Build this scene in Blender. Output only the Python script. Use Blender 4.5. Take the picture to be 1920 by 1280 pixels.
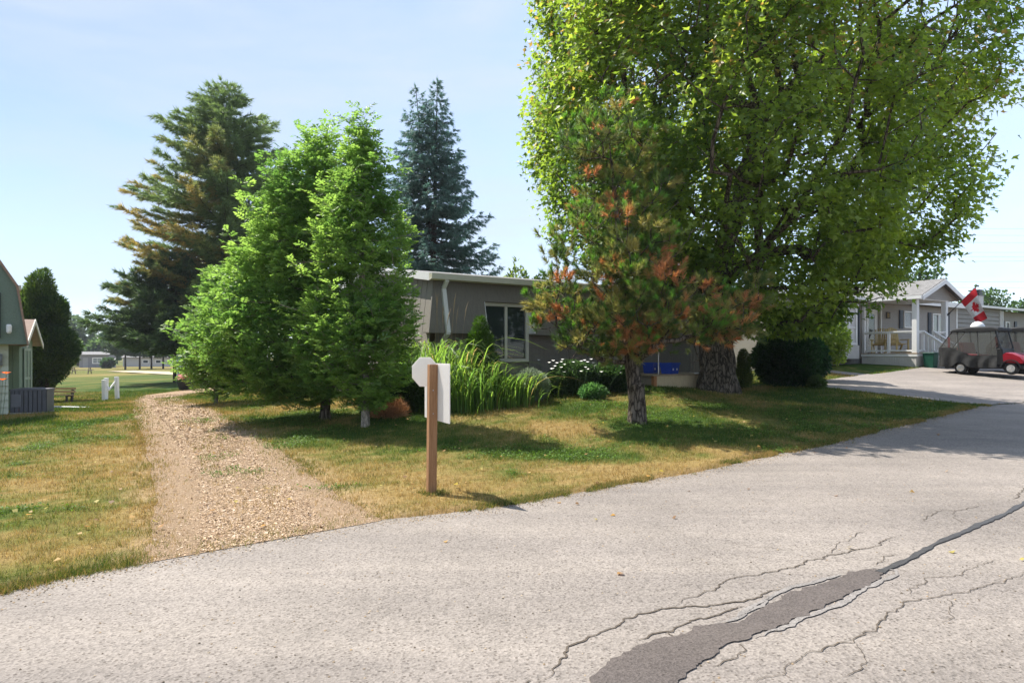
import bpy, bmesh, math, random
import numpy as np
from mathutils import Vector, Matrix, Quaternion
from mathutils.geometry import delaunay_2d_cdt

for _o in list(bpy.data.objects):
    bpy.data.objects.remove(_o)
SC = bpy.context.scene
COL = SC.collection

# ------------------------------------------------------------------ camera, sky, sun, exposure
F, HZ, CX, CH = 1280.0, 668.0, 960.0, 1.5      # focal length / horizon row / centre column (1920-wide photo), eye height
cam_data = bpy.data.cameras.new("camera")
cam_data.sensor_width = 36.0
cam_data.lens = 24.0
cam_data.shift_y = (HZ - 640.0) / 1920.0
cam_data.clip_start, cam_data.clip_end = 0.1, 3000.0
cam = bpy.data.objects.new("camera", cam_data)
COL.objects.link(cam)
cam.location = (0, 0, CH)
cam.rotation_euler = (math.radians(90), 0, 0)
SC.camera = cam

SUN_TO = Vector((-0.57, 0.40, 1.0)).normalized()
SUN_EL = math.asin(SUN_TO.z)
SUN_ROT = math.atan2(-SUN_TO.x, SUN_TO.y)
world = bpy.data.worlds.new("World")
SC.world = world
world.use_nodes = True
wn, wl = world.node_tree.nodes, world.node_tree.links
wn.clear()
w_out = wn.new("ShaderNodeOutputWorld")
w_bg = wn.new("ShaderNodeBackground")
w_sky = wn.new("ShaderNodeTexSky")
w_sky.sky_type = 'NISHITA'
w_sky.sun_disc = False
w_sky.sun_elevation = SUN_EL
w_sky.sun_rotation = SUN_ROT
w_sky.altitude = 0
w_sky.air_density = 0.8
w_sky.dust_density = 0.3
w_sky.ozone_density = 2.4
w_bg.inputs["Strength"].default_value = 0.14
w_tc = wn.new("ShaderNodeTexCoord")
w_map = wn.new("ShaderNodeMapping")
w_map.inputs["Scale"].default_value = (1.2, 1.2, 5.0)
w_map.inputs["Rotation"].default_value = (0.0, 0.18, 0.3)
w_noise = wn.new("ShaderNodeTexNoise")
w_noise.inputs["Scale"].default_value = 1.6
w_noise.inputs["Detail"].default_value = 7.0
w_noise.inputs["Roughness"].default_value = 0.55
w_noise.inputs["Distortion"].default_value = 0.4
w_ramp = wn.new("ShaderNodeValToRGB")
w_ramp.color_ramp.elements[0].position = 0.40
w_ramp.color_ramp.elements[0].color = (.40, .40, .40, 1)
w_ramp.color_ramp.elements[1].position = 0.70
w_ramp.color_ramp.elements[1].color = (0.92, 0.92, 0.92, 1)
w_mix = wn.new("ShaderNodeMixRGB")
w_mix.inputs["Color2"].default_value = (2.5, 2.82, 3.3, 1)      # thin bright cirrus
wl.new(w_tc.outputs["Generated"], w_map.inputs["Vector"])
wl.new(w_map.outputs["Vector"], w_noise.inputs["Vector"])
wl.new(w_noise.outputs["Fac"], w_ramp.inputs["Fac"])
wl.new(w_ramp.outputs["Color"], w_mix.inputs["Fac"])
wl.new(w_sky.outputs["Color"], w_mix.inputs["Color1"])
wl.new(w_mix.outputs["Color"], w_bg.inputs["Color"])
wl.new(w_bg.outputs["Background"], w_out.inputs["Surface"])

sun_data = bpy.data.lights.new("sun", 'SUN')
sun_data.energy = 4.1
sun_data.angle = math.radians(0.53)
sun_data.color = (1.0, 0.955, 0.88)
sun = bpy.data.objects.new("sun", sun_data)
COL.objects.link(sun)
sun.rotation_euler = SUN_TO.to_track_quat('Z', 'Y').to_euler()
sun.location = (-30, 20, 60)

vs = SC.view_settings
vs.view_transform = 'Standard'
vs.look = 'None'
vs.exposure = 1.12
vs.gamma = 1.0
vs.use_curve_mapping = False
SC.render.engine = 'CYCLES'
SC.cycles.use_denoising = True
SC.cycles.max_bounces = 6
SC.cycles.transparent_max_bounces = 12
SC.cycles.caustics_reflective = False
SC.cycles.caustics_refractive = False

RNG = np.random.default_rng(7)
random.seed(7)

# ------------------------------------------------------------------ numeric helpers
def W(px, py, d):
    return np.array([(px - CX) / F * d, d, CH - (py - HZ) / F * d])

def nrm(v):
    v = np.asarray(v, float)
    n = np.linalg.norm(v, axis=-1, keepdims=True)
    return v / np.maximum(n, 1e-9)

def _hash(ix, iy, iz, seed):
    h = (ix * 374761393 + iy * 668265263 + iz * 2147483647 + seed * 1274126177) & 0xFFFFFFFF
    h = ((h ^ (h >> 13)) * 1274126177) & 0xFFFFFFFF
    return ((h ^ (h >> 16)) & 0xFFFF) / 65535.0

def vnoise(p, scale=1.0, seed=0):
    """value noise 0..1, p (n,2) or (n,3)"""
    p = np.asarray(p, float) * scale
    if p.shape[1] == 2:
        p = np.column_stack([p, np.zeros(len(p))])
    i = np.floor(p).astype(np.int64)
    f = p - i
    f = f * f * (3 - 2 * f)
    r = np.zeros(len(p))
    for dx in (0, 1):
        for dy in (0, 1):
            for dz in (0, 1):
                w = (f[:, 0] if dx else 1 - f[:, 0]) * (f[:, 1] if dy else 1 - f[:, 1]) * (f[:, 2] if dz else 1 - f[:, 2])
                r += w * _hash(i[:, 0] + dx, i[:, 1] + dy, i[:, 2] + dz, seed)
    return r

def fbm(p, scale=1.0, seed=0, oct=3):
    r, a, t = 0, 1.0, 0
    for k in range(oct):
        r = r + a * vnoise(p, scale * 2 ** k, seed + k * 17)
        t += a
        a *= .5
    return r / t

def inpoly(P, poly):
    poly = np.asarray(poly)[:, :2]
    x, y = P[:, 0], P[:, 1]
    c = np.zeros(len(P), bool)
    j = len(poly) - 1
    for i in range(len(poly)):
        xi, yi = poly[i]
        xj, yj = poly[j]
        if yi != yj:
            c ^= ((yi > y) != (yj > y)) & (x < (xj - xi) * (y - yi) / (yj - yi) + xi)
        j = i
    return c

def polydist(P, poly, closed=True):
    poly = np.asarray(poly)[:, :2]
    D = np.full(len(P), 1e9)
    n = len(poly)
    for i in range(n if closed else n - 1):
        a, b = poly[i], poly[(i + 1) % n]
        ab = b - a
        t = np.clip(((P[:, :2] - a) @ ab) / max(ab @ ab, 1e-9), 0, 1)
        D = np.minimum(D, np.linalg.norm(P[:, :2] - (a + t[:, None] * ab), axis=1))
    return D

# ------------------------------------------------------------------ terrain height
_ctl = [W(*c) for c in (
    (0, 1115, 4.3), (240, 1062, 4.87), (500, 1010, 5.6), (730, 972, 6.32), (1000, 940, 7.05), (1200, 902, 8.15), (1370, 872, 9.2),
    (1560, 828, 11.2), (1700, 795, 13.4), (1850, 759, 17.8), (1920, 752, 19.5), (1920, 890, 8.5), (1500, 1100, 4.4), (960, 1200, 3.6),
    (1890, 706, 25.0), (1812, 702, 25.6), (1720, 688, 28.0), (1600, 682, 29.5), (1545, 716, 23.0), (1345, 737, 18.0), (1195, 790, 12.6),
    (1050, 738, 16.0), (900, 762, 14.6), (1110, 745, 15.5), (1260, 724, 17.6), (610, 785, 13.9), (685, 800, 12.8), (810, 922, 7.5),
    (450, 860, 10.0), (300, 760, 19.5), (60, 775, 17.2), (130, 748, 30.0), (192, 752, 27.0), (420, 727, 33.0), (345, 731, 33.0),
    (330, 716, 41.0), (425, 712, 44.0), (300, 700, 75.0), (170, 688.5, 140.0), (300, 689, 135.0), (820, 690, 40.0), (100, 1000, 5.8), (100, 860, 10.3),
    (1450, 728, 19.6), (1700, 740, 18.5), (1560, 745, 17.5), (1220, 840, 10.6), (640, 900, 8.4))]
_ctl += [np.array(c) for c in ((-3., -5., 0), (5., 0., 0), (0., 0., 0), (-8., 1., 0), (15., 5., .08), (28., 12., .3), (40., 40., 1.15), (28., 34., 1.05),
        (70., 90., 1.0), (-40., 8., -.1), (-40., 40., -.6), (-100., 60., -.8), (0., 70., .0), (0., 150., -.5), (100., 300., 0.2), (-250., 300., -1.),
        (300., -100., .2), (-100., -100., 0.), (0., -40., 0.), (0., 500., -.8), (400., 400., .3), (-400., 0., -.6), (-2., 20., .55), (4., 24., .7))]
_ctl = np.array(_ctl)
def _phi(a, b):
    d2 = ((a[:, None, :2] - b[None, :, :2]) ** 2).sum(-1)
    return np.sqrt(d2 + 4.0)
_A = _phi(_ctl, _ctl)
_n = len(_ctl)
_A = np.block([[_A - 0.12 * np.eye(_n), np.ones((_n, 1))], [np.ones((1, _n)), np.zeros((1, 1))]])
_w = np.linalg.solve(_A, np.concatenate([_ctl[:, 2], [0]]))
def H(P):
    P = np.atleast_2d(np.asarray(P, float))
    out = np.empty(len(P))
    for s in range(0, len(P), 20000):
        q = P[s:s + 20000]
        out[s:s + 20000] = _phi(q, _ctl) @ _w[:-1] + _w[-1]
    return np.clip(out, -1.4, 1.6)
def hz(x, y):
    return float(H([(x, y)])[0])
def hit(px, py):
    """ground point seen at this photo position"""
    d = np.concatenate([np.linspace(1.5, 60, 1500), np.linspace(60, 400, 1500)])
    X = np.column_stack([(px - CX) / F * d, d])
    z = CH - (py - HZ) / F * d
    g = H(X)
    k = np.argmax(z <= g)
    if z[k] > g[k]:
        k = len(d) - 1
    return np.array([X[k, 0], X[k, 1]])
def gp(px, d):
    x = (px - CX) / F * d
    return np.array([x, d, hz(x, d)])

# ------------------------------------------------------------------ object helpers
def fast_mesh(name, V, Fc, mat=None, col=None, smooth=False):
    V = np.ascontiguousarray(V, np.float32).reshape(-1, 3)
    Fc = np.ascontiguousarray(Fc, np.int32)
    k = Fc.shape[1]
    me = bpy.data.meshes.new(name)
    me.vertices.add(len(V))
    me.vertices.foreach_set("co", V.ravel())
    me.loops.add(Fc.size)
    me.loops.foreach_set("vertex_index", Fc.ravel())
    me.polygons.add(len(Fc))
    me.polygons.foreach_set("loop_start", np.arange(0, Fc.size, k, dtype=np.int32))
    if smooth:
        me.polygons.foreach_set("use_smooth", np.ones(len(Fc), bool))
    me.update(calc_edges=True)
    if col is not None:
        a = me.attributes.new("col", 'FLOAT_COLOR', 'POINT')
        c = np.ones((len(V), 4), np.float32)
        c[:, :3] = col
        a.data.foreach_set("color", c.ravel())
    if mat:
        me.materials.append(mat)
    return me

def link(name, me, parent=None, **props):
    o = bpy.data.objects.new(name, me)
    COL.objects.link(o)
    if parent is not None:
        o.parent = parent
    for k, v in props.items():
        o[k] = v
    return o

def thing(name, label, cat, loc=(0, 0, 0), rot=0.0, group=None):
    o = bpy.data.objects.new(name, None)
    o.empty_display_size = 0.2
    COL.objects.link(o)
    o.location = tuple(float(v) for v in loc)
    o.rotation_euler = (0, 0, rot)
    o["label"] = label
    o["category"] = cat
    if group:
        o["group"] = group
    return o

def tag(o, label, cat, group=None):
    o["label"] = label
    o["category"] = cat
    if group:
        o["group"] = group
    return o

def copy_tree(o, parent=None):
    c = o.copy()
    COL.objects.link(c)
    if parent is not None:
        c.parent = parent
    for ch in list(o.children):
        copy_tree(ch, c)
    return c

class MB:
    """collects simple solids into one mesh"""
    def __init__(self):
        self.v, self.f, self.m = [], [], []
        self.mi = 0
    def add(self, verts, faces):
        b = len(self.v)
        self.v += [tuple(float(c) for c in q) for q in verts]
        self.f += [tuple(b + i for i in q) for q in faces]
        self.m += [self.mi] * len(faces)
        return self
    def box(self, x0, x1, y0, y1, z0, z1):
        v = [(x0, y0, z0), (x1, y0, z0), (x1, y1, z0), (x0, y1, z0), (x0, y0, z1), (x1, y0, z1), (x1, y1, z1), (x0, y1, z1)]
        return self.add(v, [(0, 3, 2, 1), (4, 5, 6, 7), (0, 1, 5, 4), (1, 2, 6, 5), (2, 3, 7, 6), (3, 0, 4, 7)])
    def hexa(self, v8):
        return self.add(v8, [(0, 3, 2, 1), (4, 5, 6, 7), (0, 1, 5, 4), (1, 2, 6, 5), (2, 3, 7, 6), (3, 0, 4, 7)])
    def bar(self, p, q, w, h, up=(0, 0, 1)):
        p, q, up = Vector(p), Vector(q), Vector(up)
        d = (q - p).normalized()
        s = d.cross(up)
        if s.length < 1e-4:
            s = d.cross(Vector((1, 0, 0)))
        s.normalize()
        t = s.cross(d).normalized()
        s, t = s * w / 2, t * h / 2
        return self.hexa([p - s - t, p + s - t, p + s + t, p - s + t, q - s - t, q + s - t, q + s + t, q - s + t])
    def prism(self, poly, z0, z1, fn=None):
        """poly in (a,b), extruded over c in z0..z1; fn maps (a,b,c) to xyz"""
        fn = fn or (lambda a, b, c: (a, b, c))
        n = len(poly)
        v = [fn(a, b, z0) for a, b in poly] + [fn(a, b, z1) for a, b in poly]
        f = [tuple(range(n))[::-1], tuple(range(n, 2 * n))] + [(i, (i + 1) % n, n + (i + 1) % n, n + i) for i in range(n)]
        return self.add(v, f)
    def tube(self, pts, radii, n=8, cap=True):
        pts = [Vector(p) for p in pts]
        if not hasattr(radii, '__len__'):
            radii = [radii] * len(pts)
        ref = Vector((0.31, 0.17, 0.93))
        v = []
        for i, p in enumerate(pts):
            d = (pts[min(i + 1, len(pts) - 1)] - pts[max(i - 1, 0)]).normalized()
            s = d.cross(ref)
            if s.length < .05:
                s = d.cross(Vector((1, 0, 0)))
            s.normalize()
            t = s.cross(d)
            v += [p + (s * math.cos(a) + t * math.sin(a)) * radii[i] for a in (2 * math.pi * k / n for k in range(n))]
        f = []
        for i in range(len(pts) - 1):
            for k in range(n):
                f.append((i * n + k, i * n + (k + 1) % n, (i + 1) * n + (k + 1) % n, (i + 1) * n + k))
        if cap:
            f += [tuple(range(n))[::-1], tuple(range((len(pts) - 1) * n, len(pts) * n))]
        return self.add(v, f)
    def lathe(self, prof, c=(0, 0, 0), n=16, axis='z'):
        v = []
        for r, z in prof:
            for k in range(n):
                a = 2 * math.pi * k / n
                q = (r * math.cos(a), r * math.sin(a), z)
                if axis == 'x':
                    q = (q[2], q[0], q[1])
                elif axis == 'y':
                    q = (q[0], q[2], q[1])
                v.append((q[0] + c[0], q[1] + c[1], q[2] + c[2]))
        f = []
        for i in range(len(prof) - 1):
            for k in range(n):
                f.append((i * n + k, i * n + (k + 1) % n, (i + 1) * n + (k + 1) % n, (i + 1) * n + k))
        f += [tuple(range(n))[::-1], tuple(range((len(prof) - 1) * n, len(prof) * n))]
        return self.add(v, f)
    def mesh(self, name, mats, smooth=False, bevel=0.0):
        me = bpy.data.meshes.new(name)
        me.from_pydata(self.v, [], self.f)
        for m in (mats if isinstance(mats, (list, tuple)) else [mats]):
            me.materials.append(m)
        if any(self.m):
            me.polygons.foreach_set("material_index", np.array(self.m, np.int32))
        bm = bmesh.new()
        bm.from_mesh(me)
        bmesh.ops.recalc_face_normals(bm, faces=bm.faces)
        if bevel > 0:
            es = [e for e in bm.edges if len(e.link_faces) == 2 and e.calc_face_angle(0) > 0.6]
            bmesh.ops.bevel(bm, geom=es, offset=bevel, segments=1, affect='EDGES')
        bm.to_mesh(me)
        bm.free()
        if smooth:
            me.polygons.foreach_set("use_smooth", np.ones(len(me.polygons), bool))
            try:
                me.set_sharp_from_angle(angle=math.radians(40))
            except Exception:
                pass
        me.update()
        return me
    def build(self, name, mats, parent=None, smooth=False, bevel=0.0, **props):
        return link(name, self.mesh(name, mats, smooth, bevel), parent, **props)

# ------------------------------------------------------------------ materials
def new_mat(name):
    m = bpy.data.materials.new(name)
    m.use_nodes = True
    n = m.node_tree.nodes
    return m, n, m.node_tree.links, n["Principled BSDF"]

def M(name, c, rough=.7, var=.12, scale=6.0, bump=0.0, bscale=60.0, metal=0.0, spec=.4, stretch=(1, 1, 1), c2=None):
    m, n, l, b = new_mat(name)
    tc = n.new("ShaderNodeTexCoord")
    mp = n.new("ShaderNodeMapping")
    mp.inputs["Scale"].default_value = stretch
    l.new(tc.outputs["Object"], mp.inputs["Vector"])
    no = n.new("ShaderNodeTexNoise")
    no.inputs["Scale"].default_value = scale
    no.inputs["Detail"].default_value = 6
    no.inputs["Roughness"].default_value = .65
    l.new(mp.outputs["Vector"], no.inputs["Vector"])
    r = n.new("ShaderNodeValToRGB")
    r.color_ramp.elements[0].position, r.color_ramp.elements[1].position = .3, .7
    lo = [x * (1 - var) for x in c]
    hi = list(c2) if c2 else [min(1, x * (1 + var)) for x in c]
    r.color_ramp.elements[0].color = (*lo, 1)
    r.color_ramp.elements[1].color = (*hi, 1)
    l.new(no.outputs["Fac"], r.inputs["Fac"])
    l.new(r.outputs["Color"], b.inputs["Base Color"])
    b.inputs["Roughness"].default_value = rough
    b.inputs["Metallic"].default_value = metal
    b.inputs["Specular IOR Level"].default_value = spec
    if bump:
        n2 = n.new("ShaderNodeTexNoise")
        n2.inputs["Scale"].default_value = bscale
        n2.inputs["Detail"].default_value = 4
        l.new(mp.outputs["Vector"], n2.inputs["Vector"])
        bp = n.new("ShaderNodeBump")
        bp.inputs["Strength"].default_value = bump
        bp.inputs["Distance"].default_value = .05 if bump >= 1 else .02
        l.new(n2.outputs["Fac"], bp.inputs["Height"])
        l.new(bp.outputs["Normal"], b.inputs["Normal"])
    return m

def foliage_mat(name, trans=.4, rough=.5, spec=.35):
    m, n, l, b = new_mat(name)
    at = n.new("ShaderNodeAttribute")
    at.attribute_name = "col"
    l.new(at.outputs["Color"], b.inputs["Base Color"])
    b.inputs["Roughness"].default_value = rough
    b.inputs["Specular IOR Level"].default_value = spec
    tr = n.new("ShaderNodeBsdfTranslucent")
    hs = n.new("ShaderNodeHueSaturation")
    hs.inputs["Saturation"].default_value = 1.12
    hs.inputs["Value"].default_value = 2.1
    hs.inputs["Hue"].default_value = 0.49
    l.new(at.outputs["Color"], hs.inputs["Color"])
    l.new(hs.outputs["Color"], tr.inputs["Color"])
    mx = n.new("ShaderNodeMixShader")
    mx.inputs["Fac"].default_value = trans
    l.new(b.outputs["BSDF"], mx.inputs[1])
    l.new(tr.outputs["BSDF"], mx.inputs[2])
    l.new(mx.outputs["Shader"], n["Material Output"].inputs["Surface"])
    return m

LEAF = foliage_mat("broad_leaf", .58, .40, .45)
NEEDLE = foliage_mat("needle_leaf", .38, .5, .35)
BLADE = foliage_mat("grass_blade", .3, .6, .2)
def bark_mat(name, c, crack, sc=16, zs=.28, dist=.05):
    m, n, l, b = new_mat(name)
    tc = n.new("ShaderNodeTexCoord")
    mp = n.new("ShaderNodeMapping"); mp.inputs["Scale"].default_value = (1, 1, zs)
    l.new(tc.outputs["Object"], mp.inputs["Vector"])
    no = n.new("ShaderNodeTexNoise"); no.inputs["Scale"].default_value = sc * .7; no.inputs["Detail"].default_value = 6; no.inputs["Roughness"].default_value = .7
    l.new(mp.outputs["Vector"], no.inputs["Vector"])
    mxv = n.new("ShaderNodeMixRGB"); mxv.inputs["Fac"].default_value = .12
    l.new(mp.outputs["Vector"], mxv.inputs["Color1"]); l.new(no.outputs["Color"], mxv.inputs["Color2"])
    vo = n.new("ShaderNodeTexVoronoi"); vo.feature = 'DISTANCE_TO_EDGE'; vo.inputs["Scale"].default_value = sc
    l.new(mxv.outputs["Color"], vo.inputs["Vector"])
    r1 = n.new("ShaderNodeValToRGB")
    r1.color_ramp.elements[0].position, r1.color_ramp.elements[1].position = .02, .20
    r1.color_ramp.elements[0].color, r1.color_ramp.elements[1].color = (*crack, 1), (*c, 1)
    l.new(vo.outputs["Distance"], r1.inputs["Fac"])
    r2 = n.new("ShaderNodeValToRGB")
    r2.color_ramp.elements[0].position, r2.color_ramp.elements[1].position = .3, .7
    r2.color_ramp.elements[0].color, r2.color_ramp.elements[1].color = (.5, .5, .5, 1), (1.35, 1.3, 1.25, 1)
    l.new(no.outputs["Fac"], r2.inputs["Fac"])
    mu = n.new("ShaderNodeMixRGB"); mu.blend_type = 'MULTIPLY'; mu.inputs["Fac"].default_value = 1
    l.new(r1.outputs["Color"], mu.inputs["Color1"]); l.new(r2.outputs["Color"], mu.inputs["Color2"])
    l.new(mu.outputs["Color"], b.inputs["Base Color"])
    b.inputs["Roughness"].default_value = .95; b.inputs["Specular IOR Level"].default_value = .1
    bp = n.new("ShaderNodeBump"); bp.inputs["Strength"].default_value = 1.0; bp.inputs["Distance"].default_value = dist
    ad = n.new("ShaderNodeMath"); ad.operation = 'ADD'
    l.new(r1.outputs["Color"], ad.inputs[0]); l.new(no.outputs["Fac"], ad.inputs[1])
    l.new(ad.outputs[0], bp.inputs["Height"]); l.new(bp.outputs["Normal"], b.inputs["Normal"])
    return m
BARK = bark_mat("grey_bark", (.185, .155, .125), (.035, .028, .022))
BARK_PALE = bark_mat("pale_bark", (.40, .35, .29), (.22, .19, .16), 26, .35, .015)
BARK_DARK = bark_mat("dark_bark", (.085, .068, .055), (.02, .016, .013), 12, .3, .04)
WHITE = M("white_paint", (.78, .77, .75), .5, .04, 3, .05, 80)
CREAM = M("cream_paint", (.62, .60, .50), .6, .06, 3, .05, 80)
SIDING_TAUPE = M("taupe_siding", (.20, .18, .152), .75, .12, 4, .25, 60, stretch=(6, 6, .6))
SIDING_GREY = M("grey_vinyl_siding", (.31, .28, .245), .6, .06, 3, .08, 50)
SKIRT_PALE = M("pale_vinyl_skirting", (.56, .53, .50), .6, .06, 3, .05, 50)
SHINGLE = M("grey_shingle", (.20, .19, .19), .9, .3, 12, .6, 60, c2=(.30, .29, .28))
SHINGLE_BROWN = M("brown_shingle", (.30, .20, .15), .9, .3, 12, .6, 60)
NAVY = M("navy_shutter_paint", (.022, .03, .05), .5, .1)
BLACK = M("black_plastic", (.016, .016, .018), .5, .2, 20)
DARKMETAL = M("dark_metal", (.05, .05, .055), .4, .2, 10, metal=.6)
STEEL = M("steel", (.45, .45, .46), .35, .1, 10, metal=.9)
TIMBER = M("cedar_timber", (.35, .175, .075), .75, .30, 7, .6, 30, spec=.25, stretch=(12, 12, .6), c2=(.45, .25, .13))
TIMBER_GREY = M("weathered_timber", (.30, .25, .19), .85, .2, 5, .3, 40, spec=.2, stretch=(1, 8, 8))
TIMBER_YELLOW = M("pale_varnished_timber", (.50, .36, .14), .5, .15, 6)
DECKBOARD = M("tan_deck_board", (.40, .29, .19), .8, .2, 6, .2, 40)
GREEN_WALL = M("sage_green_textured_wall", (.155, .205, .165), .85, .15, 40, .6, 120)
GREEN_TRIM = M("sage_trim", (.30, .35, .27), .7, .08, 5)
def glass_mat(name, c=(.02, .03, .03)):
    m, n, l, b = new_mat(name)
    b.inputs["Base Color"].default_value = (*c, 1)
    b.inputs["Roughness"].default_value = .03
    b.inputs["Specular IOR Level"].default_value = .5
    return m
GLASS = glass_mat("dark_window_glass")
# ------------------------------------------------------------------ outlines of the paved areas (found on the terrain)
def dens(poly, step=.25, jit=0.0, closed=False, seed=3):
    poly = [np.asarray(p, float)[:2] for p in poly]
    out = []
    n = len(poly)
    for i in range(n if closed else n - 1):
        a, b = poly[i], poly[(i + 1) % n]
        k = max(1, int(np.linalg.norm(b - a) / step))
        for j in range(k):
            out.append(a + (b - a) * j / k)
    if not closed:
        out.append(poly[-1])
    out = np.array(out)
    if jit:
        nx = fbm(out, 2.2, seed, 3) - .5
        ny = fbm(out, 2.2, seed + 50, 3) - .5
        out = out + np.column_stack([nx, ny]) * jit * 2
    return out

road_edge_px = [(0, 1115), (120, 1085), (240, 1062), (400, 1030), (500, 1010), (600, 995), (650, 985), (720, 974), (830, 964), (900, 954),
                (980, 942), (1100, 920), (1200, 902), (1300, 886), (1370, 872), (1440, 856), (1560, 829), (1700, 796), (1850, 760)]
road_edge = [hit(*p) for p in road_edge_px]
e0, e1 = road_edge[0], road_edge[-1]
_far = [e1 + np.array([.80, .60]) * t for t in (2.5, 6, 14, 30, 60)]
_near = [e0 - np.array([.78, .62]) * t for t in (60, 25, 8, 3)]
edge_vis = dens(_near[2:] + road_edge, .12, .05)
edge_all = np.vstack([[_near[0]], [_near[1]], edge_vis, dens(_far, .5)])
ROAD = np.vstack([edge_all, [_far[-1] + np.array([8., -12.])], [[60., -14.]], [[-48., -60.]]])

# gravel lane
lane_l = [(250, 1062), (285, 1010), (292, 940), (283, 880), (270, 830), (252, 780), (238, 752), (262, 742), (330, 733), (420, 724), (470, 720), (560, 715)]
lane_r = [(715, 977), (680, 955), (640, 930), (590, 893), (540, 855), (490, 820), (430, 785), (370, 757), (338, 745), (370, 737), (440, 729), (500, 724), (570, 719)]
LL = dens([hit(*p) for p in lane_l], .15, .06, seed=8)
LR = dens([hit(*p) for p in lane_r], .15, .07, seed=9)
LANE = np.vstack([LL, LR[::-1]])
LANE_MID = [(np.array(a) + np.array(b)) / 2 for a, b in zip([hit(480, 1015), hit(455, 960), hit(425, 900), hit(390, 850), hit(350, 800), hit(318, 765), hit(300, 748)],
                                                             [hit(520, 1010), hit(505, 950), hit(470, 890), hit(420, 840), hit(380, 792), hit(335, 762), hit(310, 746)])]

# neighbour's paved drive (right)
drive_px = [(1850, 759.5), (1790, 755.5), (1700, 744), (1600, 733), (1545, 727), (1530, 722), (1535, 714), (1580, 708), (1640, 701.5), (1690, 695)]
DR0 = [hit(*p) for p in drive_px]
_c8 = np.array([16.6, 28.0])
U = nrm(np.array([.83, .55]))
N = np.array([-U[1], U[0]])
DRIVE = np.vstack([dens(DR0, .3, .04), [_c8 + U * .2 - N * .15], [_c8 + U * 4.0 - N * .1], [_c8 + U * 10.5 + N * 1.0], [_c8 + U * 16 - N * 6],
                   [_far[3] + N * .35], [_far[2] + N * .0], [_far[1]], [_far[0]]])
walk_px = [(1545, 693), (1580, 697), (1640, 702.5), (1690, 705), (1640, 707), (1600, 704), (1560, 699), (1540, 697)]
WALK = np.array([hit(*p) for p in walk_px])
path_px = [(200, 696), (250, 694.5), (330, 697), (420, 700), (520, 702), (520, 708), (420, 707), (330, 703), (250, 698.5)]
PATH = np.array([hit(*p) for p in path_px])

# ------------------------------------------------------------------ how dry the lawn is (0 lush .. 1 straw)
_dry_px = [(60, 1050, .8), (200, 1000, .85), (250, 900, .92), (270, 960, 1.0), (150, 900, .7), (60, 880, .6), (150, 830, .62), (200, 780, .6), (60, 800, .15), (120, 770, .35),
           (100, 960, .62), (220, 850, .8), (20, 1090, .6), (330, 1040, .9),
           (180, 745, .35), (120, 735, .25), (220, 730, .05), (330, 725, .1), (140, 712, .25), (250, 708, .3), (200, 700, .5), (300, 691, .75), (170, 692, .65), (450, 700, .6),
           (400, 750, .45), (480, 765, .5), (520, 800, .5), (600, 850, .5), (560, 840, .6), (640, 900, .8), (600, 785, .35), (720, 790, .1), (640, 810, .15), (700, 840, .25), (760, 850, .2),
           (830, 830, .12), (900, 800, .25), (950, 790, .3), (1000, 770, .45), (900, 850, .35), (1000, 850, .25), (1080, 850, .12), (1040, 830, .3), (700, 900, .7), (740, 940, .9),
           (820, 900, .85), (850, 945, .7), (900, 910, .85), (980, 880, .7), (1060, 880, .7), (1060, 805, .85), (1090, 820, .55), (1000, 910, .75), (950, 940, .75), (1150, 880, .8), (1180, 840, .75), (1250, 880, .75),
           (1300, 850, .6), (1340, 870, .6), (1240, 830, .5), (1130, 775, .35), (1060, 760, .4), (1180, 800, .05), (1240, 790, .1), (1290, 730, .3), (1240, 745, .35), (1350, 760, .25),
           (1400, 800, .25), (1500, 780, .2), (1500, 830, .3), (1600, 800, .28), (1600, 750, .15), (1750, 765, .3), (1650, 688, .1), (1590, 690, .25), (1560, 707, .5), (680, 760, .7), (720, 752, .9)]
_dp = np.array([hit(a, b) for a, b, c in _dry_px])
_dv = np.array([c for a, b, c in _dry_px])
def dryness(P):
    P = np.asarray(P, float)[:, :2]
    out = np.empty(len(P))
    for s in range(0, len(P), 20000):
        q = P[s:s + 20000]
        d = np.sqrt(((q[:, None] - _dp[None]) ** 2).sum(-1))
        sc = .25 + .03 * q[:, 1:2]
        w = 1 / (d / sc + .35) ** 3
        out[s:s + 20000] = (w * _dv).sum(1) / w.sum(1)
    n = (fbm(P, .9, 4, 4) - .5) * 1.3 + (fbm(P, 5., 14, 2) - .5) * .5
    return np.clip(out + n - .05, 0, 1)

# ------------------------------------------------------------------ ground sheet
def grade(a, b, s):
    return list(np.arange(a, b, s))
def outgrow(start, step, end, k=1.22):
    r, x, s = [], start, step
    while x < end:
        r.append(x)
        s *= k
        x += s
    r.append(end)
    return r
gx = np.array([-v for v in outgrow(26, .3, 900)][::-1] + grade(-25.8, 28, .2) + outgrow(28, .3, 900))
gy = np.array([-v for v in outgrow(3, .4, 900)][::-1] + grade(-2.8, 36, .2) + outgrow(36, .25, 1500))
gX, gY = np.meshgrid(gx, gy)
GP = np.column_stack([gX.ravel(), gY.ravel()])
gz = H(GP) + (fbm(GP, 1.3, 21, 3) - .5) * .05 * np.clip(1 - np.abs(GP[:, 1] - 15) / 40, 0, 1)
for poly in (ROAD, LANE, DRIVE, WALK, PATH):
    ins = inpoly(GP, poly)
    idx = np.where(ins)[0]
    dd = polydist(GP[idx], poly[::3] if len(poly) > 300 else poly)
    gz[idx] -= np.clip(dd / .3, 0, 1) * .09 + .012
    out_i = np.where(~ins & (np.abs(GP[:, 0]) < 60) & (GP[:, 1] > -10) & (GP[:, 1] < 60))[0]
nxg, nyg = len(gx), len(gy)
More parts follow.
